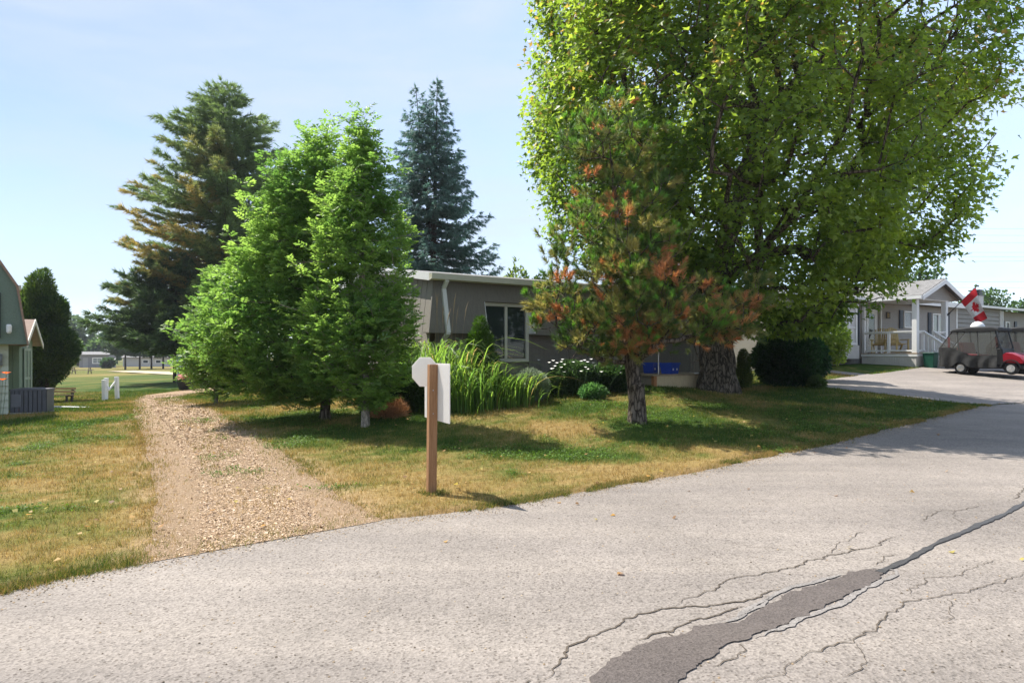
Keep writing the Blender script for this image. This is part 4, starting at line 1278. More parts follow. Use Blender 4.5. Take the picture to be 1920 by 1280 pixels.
# --- air conditioner, plank, bench, white barrier, sign, pot on the left
a0 = gp(61, 17.5)
ac = thing("air_conditioner", "dark grey air conditioning unit standing on grass beside the green house", "air conditioner", a0, .35)
ACM = M("dark_grey_metal", (.065, .065, .075), .5, .15, 8, spec=.5)
MB().box(-.40, .40, -.34, .34, .0, .04).build("base_pad", M("pad", (.3, .29, .27), .9), ac)
MB().box(-.37, .37, -.31, .31, .041, .58).build("coil_core", BLACK, ac)
for i in range(8):
    x0 = -.39 + i * .0975
    MB().box(x0 + .008, x0 + .088, -.335, -.315, .05, .58).build("fin_panel", ACM, ac)
    MB().box(x0 + .008, x0 + .088, .315, .335, .05, .58).build("fin_panel", ACM, ac)
for i in range(6):
    y0 = -.31 + i * .104
    MB().box(.375, .395, y0 + .006, y0 + .096, .05, .58).build("fin_panel", ACM, ac)
    MB().box(-.395, -.375, y0 + .006, y0 + .096, .05, .58).build("fin_panel", ACM, ac)
MB().box(-.405, .405, -.345, .345, .582, .625).lathe([(.27, .626), (.26, .645)], (0, 0, 0), 20).build("top_cover", ACM, ac)
MB().box(-.36, -.14, -.355, -.337, .18, .50).build("service_panel", M("service_grey", (.11, .11, .12), .5), ac)
pk = MB().box(-1.0, 1.0, -.11, .11, .02, .06)
o = pk.build("loose_board", WHITE, None)
q = gp(112, 19.8); o.location = q; o.rotation_euler = (0, 0, -.22)
tag(o, "long white painted board lying on the grass beyond the air conditioner", "board")
b0 = gp(113, 26.3)
bench = thing("park_bench", "timber slat bench with dark posts beside the round cedar", "bench", b0, .04)
bench.scale = (.68, .8, .82)
DKB = M("dark_bench_post", (.035, .032, .03), .7)
SL = M("honey_bench_slat", (.42, .29, .14), .7, .15)
for x_ in (-.55, .55):
    MB().bar((x_, .10, 0), (x_, .22, .74), .09, .11).build("post", DKB, bench)
    MB().box(x_ - .045, x_ + .045, -.32, .08, .33, .39).bar((x_, -.28, 0), (x_, -.28, .33), .08, .08).build("seat_bracket", DKB, bench)
for i in range(3):
    MB().box(-.78, .78, -.33 + i * .135, -.22 + i * .135, .392, .425).build("seat_slat", SL, bench)
for z in (.50, .64):
    MB().bar((-.78, .085 + (z - .4) * .16, z + .05), (.78, .085 + (z - .4) * .16, z + .05), .03, .10).build("back_slat", SL, bench)
wb0 = gp(192, 27.2)
wb = thing("timber_barrier", "small white three-post barrier with sagging rail at the lane end", "barrier", wb0, 0)
for x_, y_, h_ in ((-.14, .45, .90), (.08, .0, .84), (.16, .75, .95)):
    MB().bar((x_, y_, -.02), (x_ * .8, y_, h_), .14, .13).build("post", WHITE, wb, bevel=.01)
    MB().box(x_ - .065, x_ + .065, y_ - .065, y_ + .065, -.02, .07).build("post_base", BLACK, wb)
MB().bar((-.12, .45, .75), (.03, .38, .42), .04, .06).bar((.03, .38, .42), (.13, .75, .82), .04, .06).bar((.03, .38, .42), (.07, .06, .5), .04, .06).build("rail", WHITE, wb)
sg0 = gp(337, 38.5)
sg = thing("course_sign", "tall white notice board with blue head beside the conifer trunk", "sign", sg0, .15)
MB().box(-.17, .17, -.015, .015, .42, 1.62).build("panel", WHITE, sg)
MB().box(-.13, .13, -.022, -.0155, 1.28, 1.56).build("blue_header", M("sign_blue", (.10, .28, .5), .5), sg)
MB().box(-.10, .10, -.024, -.0155, .64, .76).box(-.12, .06, -.0235, -.0156, .761, .84).lathe([(.035, -.026), (.035, -.016)], (-.07, 0, .63), 10, 'y').lathe([(.035, -.026), (.035, -.016)], (.07, 0, .63), 10, 'y').build("symbol", BLACK, sg)
MB().box(-.03, .03, .016, .07, -.05, 1.5).build("post", TIMBER_GREY, sg)
stump0 = gp(347, 40.0)
o = MB().lathe([(.34, -.05), (.27, .1), (.24, .42), (.22, .44)], (0, 0, 0), 12).build("tree_stump", BARK_DARK, None)
o.location = stump0; tag(o, "dark sawn tree stump behind the white notice board", "stump")

# --- wooden sign post in the foreground, seen from behind
p0 = np.array([-.886, 7.50]); pz = hz(*p0)
post = thing("sign_post", "square cedar post carrying a white board and octagon seen from behind", "sign", (*p0, pz), 0)
pr = .40
c_, s_ = math.cos(pr), math.sin(pr)
def rot2(x, y):
    return (x * c_ - y * s_, x * s_ + y * c_)
hw = .047
ph = 1.5 - (683 - HZ) * 7.5 / F - pz
lean = .012
v = [(*rot2(a * hw, b_ * hw), z) for z in (-.1, ph) for a, b_ in ((-1, -1), (1, -1), (1, 1), (-1, 1))]
v = [(x - (lean * -1) * (z / ph) * 1.2, y, z) for x, y, z in v]
MB().hexa(v).build("post", TIMBER, post, bevel=.004)
q0 = W(797, 782, 7.62) - np.array([*p0, pz]); q1 = W(844, 796, 6.88) - np.array([*p0, pz])
pdv = nrm((q1 - q0) * [1, 1, 0]); pn = np.array([-pdv[1], pdv[0], 0])
L = .83; o0 = pn * .062 - pdv * .43
PANELM, n, l, b = new_mat("corrugated_sign_board")
b.inputs["Base Color"].default_value = (.84, .83, .82, 1); b.inputs["Roughness"].default_value = .55
tr = n.new("ShaderNodeBsdfTranslucent"); tr.inputs["Color"].default_value = (.90, .87, .83, 1)
mx = n.new("ShaderNodeMixShader"); mx.inputs["Fac"].default_value = .62
l.new(b.outputs["BSDF"], mx.inputs[1]); l.new(tr.outputs["BSDF"], mx.inputs[2]); l.new(mx.outputs["Shader"], n["Material Output"].inputs["Surface"])
fnp = lambda a, b_, c: tuple(o0 + pdv * a + pn * c + np.array([0, 0, b_]))
zb0, zt0 = .797 - pz, ph + .012
MB().prism([(0, zb0), (L, zb0 - .004), (L, zt0), (.0, zt0)], .0, .012, fnp).build("board", PANELM, post)
oc = W(797.0, 697, 7.58) - np.array([*p0, pz])
R_ = .176
octd = nrm(np.array([.93, -.37, 0])); octn = np.array([-octd[1], octd[0], 0])
MB().prism([(R_ * math.cos(math.pi / 8 + k * math.pi / 4), R_ * math.sin(math.pi / 8 + k * math.pi / 4)) for k in range(8)], -.004, .004,
           lambda a, b_, c: tuple(oc + octd * a + octn * c + np.array([0, 0, b_]))).build("octagon_plate", PANELM, post)
for z in (.62 * ph, .80 * ph):
    MB().lathe([(.006, 0), (.006, .01)], (rot2(-.0, -hw)[0] + .008, rot2(0, -hw)[1] - .008, z), 8, 'y').build("screw", STEEL, post)

# --- golf carts
CARTRED = M("cart_red_gloss", (.26, .009, .02), .25, .05, spec=.6)
SEATRED = M("seat_maroon", (.22, .02, .035), .6, .1)
COVER = M("black_canvas_cover", (.018, .018, .018), .75, .3, 4, .8, 7)
m, n, l, b = new_mat("clear_vinyl")
b.inputs["Base Color"].default_value = (.42, .42, .40, 1); b.inputs["Roughness"].default_value = .25
tp = n.new("ShaderNodeBsdfTransparent"); tp.inputs["Color"].default_value = (.8, .8, .78, 1)
mx = n.new("ShaderNodeMixShader"); mx.inputs["Fac"].default_value = .10
l.new(tp.outputs["BSDF"], mx.inputs[1]); l.new(b.outputs["BSDF"], mx.inputs[2]); l.new(mx.outputs["Shader"], n["Material Output"].inputs["Surface"])
VINYL = m
def golf_cart(loc, rot, label):
    t = thing("golf_cart", label, "golf cart", loc, rot, "golf carts parked on the neighbour's drive")
    # local: forward +x, left +y ; x=0 at rear axle
    def wheel(x, y):
        wl_ = MB().lathe([(.10, -.085), (.19, -.09), (.215, -.06), (.218, 0), (.215, .06), (.19, .09), (.10, .085)], (0, 0, 0), 22, 'y').build("wheel", BLACK, t, smooth=True)
        wl_.location = (x, y, .218)
        s = 1 if y > 0 else -1
        r = MB().lathe([(.135, .0), (.13, .03 * s), (.10, .02 * s), (.04, .03 * s), (.03, .06 * s)], (0, .07 * s, 0), 18, 'y')
        for k in range(5):
            a = k * 2 * math.pi / 5
            r.bar((math.cos(a) * .035, .105 * s, math.sin(a) * .035), (math.cos(a) * .125, .105 * s, math.sin(a) * .125), .022, .045, (0, 1, 0))
        r.build("rim", M("polished_rim", (.72, .70, .68), .3, .05, metal=.5) if "polished_rim" not in bpy.data.materials else bpy.data.materials["polished_rim"], wl_)
    for x in (0, 1.62):
        for y in (-.46, .46):
            wheel(x, y)
    # chassis tub and red front cowl
    MB().box(-.60, 1.95, -.45, .45, .20, .34).box(.2, 1.2, -.56, .56, .27, .36).build("chassis", BLACK, t, bevel=.02)
    sec = [(1.40, .44), (1.38, .74), (1.46, .80), (1.70, .77), (1.94, .64), (2.05, .50), (2.02, .40)]
    mb = MB()
    ring = []
    for y, k in ((-.54, .93), (-.42, 1.0), (0, 1.03), (.42, 1.0), (.54, .93)):
        ring.append([(1.22 + (x - 1.22) * k, y, .34 + (z - .34) * k) for x, z in sec])
    v = [p for r in ring for p in r]
    ns = len(sec)
    f = []
    for i in range(4):
        for j in range(ns):
            f.append((i * ns + j, i * ns + (j + 1) % ns, (i + 1) * ns + (j + 1) % ns, (i + 1) * ns + j))
    f += [tuple(range(ns)), tuple(range(4 * ns, 5 * ns))[::-1]]
    mb.add(v, f)
    mb.build("front_cowl", CARTRED, t, smooth=True)
    MB().hexa([(1.16, -.53, .34), (1.42, -.53, .34), (1.42, .53, .34), (1.16, .53, .34), (1.16, -.50, .93), (1.34, -.50, .93), (1.34, .50, .93), (1.16, .50, .93)]).build("dashboard", BLACK, t, bevel=.02)
    fm = MB()
    for y in (-.60, .46):
        pts = [(1.62 + .31 * math.cos(a), .218 + .30 * math.sin(a)) for a in np.linspace(.15, math.pi - .1, 8)]
        for (x0, z0), (x1, z1) in zip(pts[:-1], pts[1:]):
            fm.bar((x0, y + .07, z0), (x1, y + .07, z1), .16, .03, (0, 0, 1))
    fm.build("wheel_arch", BLACK, t)
    for y in (-.36, .36):
        MB().lathe([(.085, .0), (.07, .03), (.02, .045)], (2.0, y, .60), 12, 'x').build("headlight", M("lamp_glass", (.7, .7, .68), .15) if "lamp_glass" not in bpy.data.materials else bpy.data.materials["lamp_glass"], t)
    MB().box(2.02, 2.10, -.5, .5, .30, .42).build("bumper", BLACK, t, bevel=.02)
    # seats
    for x in (.30, -.38):
        s_ = MB().box(x - .25, x + .25, -.5, .5, .62, .74).build("seat", SEATRED, t, bevel=.03)
        back = (x - .24) if x > 0 else (x + .24)
        dx = -.07 if x > 0 else .07
        MB().hexa([(back - .05, -.5, .74), (back + .05, -.5, .74), (back + .05, .5, .74), (back - .05, .5, .74), (back - .05 + dx, -.46, 1.18), (back + .05 + dx, -.46, 1.18), (back + .05 + dx, .46, 1.18), (back - .05 + dx, .46, 1.18)]).build("seat_back", SEATRED, t, bevel=.03)
        MB().box(x - .26, x + .26, -.48, .48, .36, .62).build("seat_box", BLACK, t)
    MB().box(.05, .95, -.575, -.555, .60, .66).build("red_trim", CARTRED, t)
    # steering
    st = MB().tube([(1.25, .25, .8), (.92, .25, 1.06)], .02, 8).build("steering_column", BLACK, t)
    pts = [Vector((.92, .25, 1.06)) + Vector((math.cos(a) * .12, math.sin(a) * .19, math.cos(a) * .15)) for a in np.linspace(0, 2 * math.pi, 19)]
    MB().tube(pts, .016, 6, False).build("steering_wheel", BLACK, st)
    # roof and posts
    r = MB()
    top = [(-.36, 1.60), (-.26, 1.68), (.3, 1.74), (1.0, 1.73), (1.22, 1.68), (1.24, 1.62)]
    for s in (1,):
        v = []
        for y in (-.58, -.50, .50, .58):
            dz_ = 0 if abs(y) < .55 else -.05
            v += [(x, y, z + dz_) for x, z in top] + [(x, y, 1.57) for x, z in top[::-1]]
        k = len(top) * 2
        f = []
        for i in range(3):
            for j in range(k):
                f.append((i * k + j, i * k + (j + 1) % k, (i + 1) * k + (j + 1) % k, (i + 1) * k + j))
        f += [tuple(range(k)), tuple(range(3 * k, 4 * k))[::-1]]
        r.add(v, f)
    r.build("roof", COVER, t, smooth=True)
    for y in (-.53, .53):
        MB().tube([(1.30, y, .9), (1.12, y, 1.66)], .028, 8).build("roof_post", BLACK, t)
        MB().tube([(-.05, y, .6), (-.12, y, 1.58)], .025, 8).build("roof_post", BLACK, t)
        MB().tube([(-.72, y * .92, .98), (-.50, y * .95, 1.30), (-.28, y, 1.60)], .02, 8).build("roof_post", BLACK, t)
        MB().bar((.62, y * 1.06, .40), (.56, y * 1.02, 1.57), .05, .02).build("cover_seam", COVER, t)
    MB().hexa([(1.28, -.5, .93), (1.30, -.5, .93), (1.30, .5, .93), (1.28, .5, .93), (1.12, -.5, 1.58), (1.14, -.5, 1.58), (1.14, .5, 1.58), (1.12, .5, 1.58)]).build("windscreen", VINYL, t)
    # hanging canvas skirt: rippled black cloth with clear upper windows
    def drape(pts, z0, z1, mat, name, amp, nz=8, seed=0):
        P = dens(pts, .05)
        kk = len(P)
        d = nrm(np.gradient(P, axis=0)); s = np.column_stack([d[:, 1], -d[:, 0]])
        V = []
        for j in range(nz + 1):
            u = j / nz
            zt_ = z1 if not callable(z1) else z1(P)
            zb2 = z0 if not callable(z0) else z0(P)
            z = zt_ + (zb2 - zt_) * u
            w_ = amp * u * (np.sin(np.arange(kk) * .75 + 2.2 * np.sin(u * 2 + seed)) + .8 * np.sin(np.arange(kk) * .31 + seed + u))
            V.append(np.column_stack([P + s * w_[:, None], np.broadcast_to(z, (kk,))]))
        V = np.vstack(V)
        i = (np.arange(nz)[:, None] * kk + np.arange(kk - 1)[None]).ravel()
        return link(name, fast_mesh(name, V, np.column_stack([i, i + 1, i + kk + 1, i + kk]), mat, smooth=True), t)
    for y in (-.60, .60):
        MB().hexa([(-.70, y * .97, .98), (.55, y, .70), (.55, y + .004, .70), (-.70, y * .97 + .004, .98), (-.26, y * .93, 1.58), (.55, y * .93, 1.58), (.55, y * .93 + .004, 1.58), (-.26, y * .93 + .004, 1.58)]).build("clear_curtain", VINYL, t)
        MB().hexa([(.57, y, .69), (1.22, y, .69), (1.22, y + .004, .69), (.57, y + .004, .69), (.57, y * .93, 1.58), (1.10, y * .93, 1.58), (1.10, y * .93 + .004, 1.58), (.57, y * .93 + .004, 1.58)]).build("clear_curtain", VINYL, t)
    drape([(1.22, -.60), (.95, -.61), (.30, -.62), (-.30, -.62), (-.66, -.57), (-.80, -.45), (-.82, .45), (-.66, .57), (-.28, .62), (.30, .62), (.95, .61), (1.22, .60)],
          lambda P: .24 + .20 * np.exp(-((P[:, 0] - .0) / .22) ** 2), lambda P: np.where(P[:, 0] < -.3, .98, .98 - .30 * np.clip((P[:, 0] + .3) / .7, 0, 1)), COVER, "canvas_skirt", .045, nz=10, seed=3)
    MB().hexa([(-.78, -.5, .98), (-.77, -.5, .98), (-.77, .5, .98), (-.78, .5, .98), (-.30, -.5, 1.60), (-.29, -.5, 1.60), (-.29, .5, 1.60), (-.30, .5, 1.60)]).build("clear_curtain", VINYL, t)
    MB().box(-.44, -.36, -.55, -.53, .98, 1.36).build("red_strap", CARTRED, t)
    return t
ca = np.array([16.75, 25.5])
fwd = math.atan2(-N[1], -N[0])
cp = ca + U * .55
golf_cart((*cp, hz(*cp) + .012), fwd, "golf cart shrouded in black canvas and clear curtains, wholly in front of porch stairs")
c2p = cp + U * 2.1 - N * .75
c2 = golf_cart((*c2p, hz(*c2p) + .012), fwd + .06, "second golf cart cut off by the right edge of the photo")
ds0 = cp + U * 0 - N * .35
o = MB().lathe([(.24, 0), (.23, .07), (.17, .16), (.08, .21), (.01, .225)], (0, 0, 0), 16).build("dome_lamp", WHITE, None, smooth=True)
o.location = (*ds0, hz(*cp) + 1.74); tag(o, "white domed cap standing on the black roof of the covered cart", "dome cap")

# --- power lines far away on the right
wires = [(418, 424), (430, 437), (444, 450), (464, 467), (471, 476), (484, 480), (521, 520), (530, 533)]
WIRE = M("wire_grey", (.10, .10, .11), .6)
for i, (ya, yb2) in enumerate(wires):
    a = W(1480, ya + 4, 215); c = W(2250, yb2 + 2, 190)
    pts = [a + (c - a) * t - np.array([0, 0, 3.0 * t * (1 - t)]) for t in np.linspace(0, 1, 14)]
    o = MB().tube(pts, .028, 4).build("power_line", WIRE)
    tag(o, ("topmost", "second from the top", "third from the top", "upper of the middle pair", "lower of the middle pair", "one just under the middle pair", "second lowest", "lowest")[i] + " of the thin overhead wires right of the maple", "power line", "overhead wires in the sky")

# --- distant houses across the field
def cottage(px, d, wid, hgt, label, wallc, dep=2.5, slope=.6, rot=0.0):
    p = gp(px, d)
    t = thing("distant_cottage", label, "house", p, rot)
    wm = M("cottage_wall", wallc, .8, .08)
    MB().box(-wid / 2, wid / 2, 0, dep, -.3, hgt).build("wall", wm, t)
    MB().hexa([(-wid / 2 - .3, -.4, hgt), (wid / 2 + .3, -.4, hgt), (wid / 2 + .3, dep / 2, hgt + slope), (-wid / 2 - .3, dep / 2, hgt + slope), (-wid / 2 - .3, -.4, hgt + .12), (wid / 2 + .3, -.4, hgt + .12), (wid / 2 + .3, dep / 2, hgt + slope + .12), (-wid / 2 - .3, dep / 2, hgt + slope + .12)]).build("roof", SHINGLE, t)
    return t
c1 = cottage(176, 138, 6.0, 2.5, "small grey cottage with wide white window across the field", (.22, .22, .24))
window_unit(c1, -.3, 1.7, .75, 2.0, -.05, WHITE, mullions=(.7,), rails=(1.4,), fw=.16, glass=glass_mat("pale_glass", (.25, .28, .30)))
MB().box(-2.2, -1.2, -.04, -.001, 0, 2.0).build("door", M("cottage_door", (.3, .3, .31), .7), c1)
MB().box(.9, 1.4, 2, 2.5, 2.6, 3.7).build("chimney", SKIRT_PALE, c1)
c2 = cottage(288, 150, 13.5, 1.9, "long pale trailer home behind the row of conifer trunks", (.52, .50, .48))
for x in (-2.4, .4, 3.0, 5.0):
    window_unit(c2, x, x + 1.3, .7, 1.5, -.05, WHITE, fw=.12)
c3 = cottage(412, 150, 12.0, 1.9, "pale trailer home glimpsed right of the notice board", (.45, .45, .46))
for x in (-4, -1, 2):
    window_unit(c3, x, x + 1.3, .7, 1.5, -.05, WHITE, fw=.12)
# picnic rails in the field
pr0 = gp(153, 78)
pt = thing("picnic_table", "grey slatted picnic table on the field below the round cedar", "picnic table", pr0, .3)
for i in range(5):
    MB().box(-1.1, 1.1, -.36 + i * .15, -.23 + i * .15, .70, .74).build("top_slat", TIMBER_GREY, pt)
for y in (-.72, .62):
    MB().box(-1.1, 1.1, y, y + .24, .42, .46).build("seat_slat", TIMBER_GREY, pt)
for x in (-.8, .8):
    MB().bar((x, -.62, 0), (x, -.2, .70), .1, .05).bar((x, .72, 0), (x, .3, .70), .1, .05).bar((x + .06, -.7, .40), (x + .06, .84, .40), .05, .1).build("leg_frame", TIMBER_GREY, pt)
# ------------------------------------------------------------------ trees and shrubs
LEAF_T = [(0, 0, 0), (-.50, .42, .10), (-.16, .52, .02), (0, 1.0, -.06), (.16, .52, .02), (.50, .42, .10)]     # lobed leaf
LEAF_F = [(0, 2, 1), (0, 3, 2), (0, 4, 3), (0, 5, 4)]
RHOMB_T = [(0, 0, 0), (-.5, .45, .12), (0, 1, 0), (.5, .45, .12)]
RHOMB_F = [(0, 3, 2), (0, 2, 1)]
TRI_T = [(-.5, 0, 0), (.5, 0, 0), (0, 1, 0)]
TRI_F = [(0, 1, 2)]

def rv(n, rng):
    return nrm(rng.normal(0, 1, (n, 3)))

class Skel:
    """branch skeleton grown target by target; radii from what each limb carries"""
    def __init__(self, trunk, r0):
        self.p = [np.asarray(q, float) for q in trunk]
        self.par = [-1] + list(range(len(trunk) - 1))
        self.pl = [0.0]
        for i in range(1, len(trunk)):
            self.pl.append(self.pl[-1] + np.linalg.norm(self.p[i] - self.p[i - 1]))
        self.r0 = r0
        self.n0 = len(trunk)
        self.tips = []
    def grow(self, targets, order, bf=.35, seg=.45, lift=.18, first=0, rng=None, wob=.04, skip=1):
        for k in order:
            t = targets[k]
            P = np.array(self.p)
            d = np.linalg.norm(P - t, axis=1)
            cost = d + bf * np.array(self.pl) * 1.0 + np.where(P[:, 2] > t[2] + .1, d * .35, 0)
            cost[:first] += 1e6
            j = int(np.argmin(cost))
            a = self.p[j]
            L = d[j]
            m = max(1, int(L / seg))
            mid = (a + t) / 2 + np.array([0, 0, -lift * L]) * (.6 if L > 1 else .3)
            prev = j
            for i in range(1, m + 1):
                u = i / m
                q = a * (1 - u) ** 2 + 2 * mid * u * (1 - u) + t * u * u
                if i < m:
                    q = q + rng.normal(0, wob, 3)
                self.p.append(q)
                self.par.append(prev)
                self.pl.append(self.pl[prev] + np.linalg.norm(q - self.p[prev]))
                prev = len(self.p) - 1
            self.tips.append(prev)
    def tubes(self, rmin=.008, power=.5, n=5, scale=None):
        N_ = len(self.p)
        cnt = np.zeros(N_)
        for t in self.tips:
            cnt[t] += 1
        for i in range(N_ - 1, 0, -1):
            cnt[self.par[i]] += cnt[i]
        tot = max(cnt[0], 1)
        r = np.maximum(self.r0 * (cnt / tot) ** power, rmin)
        ch = [[] for _ in range(N_)]
        for i in range(1, N_):
            ch[self.par[i]].append(i)
        VV, FF, b = [], [], 0
        stack = [(0, None)]
        while stack:
            s, pr = stack.pop()
            path = ([pr] if pr is not None else []) + [s]
            c = s
            while ch[c]:
                nx = max(ch[c], key=lambda q: r[q])
                for o in ch[c]:
                    if o != nx:
                        stack.append((o, c))
                path.append(nx)
                c = nx
            if len(path) < 2:
                continue
            pts = np.array([self.p[i] for i in path])
            rr = np.array([r[i] for i in path])
            if pr is not None:
                rr[0] = min(rr[0], rr[1] * 1.15)
            v, f = tube_np(pts, rr, n + (4 if rr[0] > .08 else 0))
            VV.append(v); FF.append(f + b); b += len(v)
        return np.vstack(VV), np.vstack(FF)
    def tipdirs(self):
        t = np.array([self.p[i] for i in self.tips])
        d = nrm(np.array([self.p[i] - self.p[self.par[i]] for i in self.tips]))
        return t, d

def tube_np(pts, rr, n=6):
    d = nrm(np.gradient(pts, axis=0))
    ref = np.array([.31, .17, .93])
    s = np.cross(d, ref)
    bad = np.linalg.norm(s, axis=1) < .08
    s[bad] = np.cross(d[bad], [1, 0, 0])
    s = nrm(s)
    t = np.cross(s, d)
    a = np.arange(n) * 2 * math.pi / n
    V = pts[:, None] + (s[:, None] * np.cos(a)[None, :, None] + t[:, None] * np.sin(a)[None, :, None]) * rr[:, None, None]
    k = len(pts)
    i = (np.arange(k - 1)[:, None] * n + np.arange(n)[None]).ravel()
    j = (np.arange(k - 1)[:, None] * n + (np.arange(n)[None] + 1) % n).ravel()
    return V.reshape(-1, 3), np.column_stack([i, j, j + n, i + n])

def flare_trunk(base, r0, flare, seed, n=18, h=.9):
    n = max(n * 2, 30)
    """root flare with uneven buttresses"""
    rng = np.random.default_rng(seed)
    ph = rng.uniform(0, 6.28, 4)
    V, F = [], []
    zs = np.linspace(-.12, h, 16)
    for z in zs:
        u = max(0, 1 - (z + .05) / h)
        for k in range(n):
            a = 2 * math.pi * k / n
            bt = .5 + .5 * math.cos(5 * a + ph[0]) * .7 + .3 * math.cos(3 * a + ph[1])
            r = r0 * (1 + flare * (u ** 2.2) * (.55 + .6 * bt) + .07 * math.cos(7 * a + ph[2] + z * 3) + .045 * math.cos(13 * a + ph[3] - z * 2) + .05 * math.sin(z * 9 + ph[0] + 2 * a))
            V.append((base[0] + r * math.cos(a), base[1] + r * math.sin(a), base[2] + z))
    for i in range(len(zs) - 1):
        for k in range(n):
            F.append((i * n + k, i * n + (k + 1) % n, (i + 1) * n + (k + 1) % n, (i + 1) * n + k))
    return np.array(V), np.array(F)

def merge(parts):
    V, Fc, b = [], [], 0
    for v, f in parts:
        V.append(v); Fc.append(f + b); b += len(v)
    return np.vstack(V), np.vstack(Fc)

def tree_thing(name, label, cat, base, group=None):
    return thing(name, label, cat, base, 0, group)

def put(name, V, Fc, mat, parent, base, C=None, smooth=False):
    return link(name, fast_mesh(name, V - np.asarray(base)[None], Fc, mat, C, smooth), parent)

def profile_interp(rows, d, z):
    """rows (py,left px,right px) at distance d -> left,right x at heights z"""
    r = np.array(sorted([(CH - (py - HZ) / F * d, (l - CX) / F * d, (q - CX) / F * d) for py, l, q in rows]))
    return np.interp(z, r[:, 0], r[:, 1]), np.interp(z, r[:, 0], r[:, 2]), r[0, 0], r[-1, 0]

def crown_points(rows, d, n, rng, depth=.85, shell=.42, maxdepth=99, gap=None, y0=None, tight=.97):
    l0, r0_, za, zb = profile_interp(rows, d, np.array([0.]))
    out = []
    got = 0
    while got < n:
        z = rng.uniform(za, zb, n * 4)
        l, r, _, _ = profile_interp(rows, d, z)
        hw = (r - l) / 2 * tight
        keep = rng.random(len(z)) < hw / max(hw.max(), 1e-6)
        z, l, r, hw = z[keep], l[keep], r[keep], hw[keep]
        a = rng.uniform(0, 2 * math.pi, len(z))
        rad = rng.random(len(z)) ** shell
        x = (l + r) / 2 + hw * rad * np.cos(a)
        y = (d if y0 is None else y0) + np.minimum(hw * depth, maxdepth) * rad * np.sin(a)
        P = np.column_stack([x, y, z])
        if gap:
            P = P[fbm(P, gap[0], gap[2], 2) > gap[1]]
        out.append(P)
        got += len(P)
    return np.vstack(out)[:n]

# --- the big maple
def maple():
    rng = np.random.default_rng(11)
    base = gp(1345, 18.0)
    rows = [(640, 1400, 1490), (600, 1325, 1585), (560, 1262, 1660), (520, 1190, 1705), (480, 1080, 1728), (440, 1015, 1752), (400, 985, 1775), (340, 975, 1795), (300, 973, 1812), (240, 973, 1825),
            (170, 973, 1815), (100, 972, 1790), (0, 978, 1710), (-80, 1010, 1660), (-170, 1070, 1590), (-250, 1170, 1470)]
    T = crown_points(rows, 18.0, 2400, rng, 1.12, .27, 6.9, (.60, .40, 5), tight=.93)
    b = base
    fork = b + np.array([-.05, .05, 2.6])
    trunk = [b + np.array([0, 0, -.05]), b + np.array([-.02, 0, .6]), b + np.array([-.03, .02, 1.3]), b + np.array([-.04, .03, 2.0]), fork]
    sk = Skel(trunk, .44)
    lead = [(1.2, .3, 7.5), (-2.6, -.6, 6.0), (-1.0, .8, 9.2), (3.6, -.4, 5.2), (2.3, -1.2, 7.2), (5.0, .6, 4.6), (0.2, -1.6, 8.0), (-2.9, 1.4, 8.2), (2.8, 1.8, 8.6), (4.6, -1.6, 6.8), (.6, .2, 10.5), (-1.2, -1.8, 5.2), (1.6, -2.6, 7.4), (.4, -2.2, 9.4), (2.6, -2.4, 8.6), (3.8, -2.2, 5.6), (-.6, -2.6, 7.0), (5.6, -.8, 6.0), (1.0, -3.0, 6.2)]
    Lp = [b + np.array(q) for q in lead]
    sk.grow(Lp, range(len(Lp)), .1, .5, .14, 3, rng, .05)
    sk.tips = []
    dist = np.linalg.norm(T - fork, axis=1)
    sk.grow(T, np.argsort(dist), .30, .45, .16, 4, rng, .05)
    tp, td = sk.tipdirs()
    t = tree_thing("maple_tree", "huge broad maple with dense yellow-green crown and thick grey trunk", "tree", base)
    V, Fc = merge([sk.tubes(.008, .50, 5), flare_trunk(base, .40, .55, 3, 26, 1.2)])
    put("trunk", V, Fc, BARK, t, base, smooth=True)
    k = 88
    n = len(tp)
    c = np.repeat(tp, k, 0)
    off = rng.normal(0, 1, (n * k, 3)) * np.array([.23, .23, .27])
    P = c + off - np.repeat(td, k, 0) * rng.uniform(-.1, .5, (n * k, 1))
    P = P[fbm(P, 1.0, 71, 3) > .40 + .04 * np.clip((P[:, 0] - 6) / 5, 0, 1) + .07 * np.exp(-((P[:, 0] - 6.2) / 2.2) ** 2 - ((P[:, 2] - 5.5) / 2.2) ** 2)]
    l, r, _, _ = profile_interp(rows, 18.0, P[:, 2])
    P = P[(P[:, 0] > l - .05) & (P[:, 0] < r - .1) & (P[:, 2] > 2.0)]
    m = len(P)
    ctr = np.array([base[0] + .6, base[1], 6.0])
    outd = nrm((P - ctr) * [1, 1, .3])
    d = outd * .6 + rv(m, rng) * .7 + np.array([0, 0, -.45])
    nn = outd * .45 + np.array([0, 0, .8]) + rv(m, rng) * .65
    tint = fbm(P, .8, 91, 2)
    g0, g1 = np.array([.09, .155, .028]), np.array([.245, .325, .062])
    C = g0 + (g1 - g0) * np.clip((tint[:, None] - .3) * 2.0 + rng.normal(0, .22, (m, 1)), 0, 1)
    top = np.clip((P[:, 2] - 5.5) / 5, 0, 1) * (rng.random(m) < .08)
    C = np.where((top > .25)[:, None], np.array([.30, .22, .07]), C)
    V, Fc, C = scatter(LEAF_T, LEAF_F, P, d, nn, rng.uniform(.09, .19, m), rng.uniform(.10, .19, m), C)
    put("crown", V, Fc, LEAF, t, base, C)
maple()

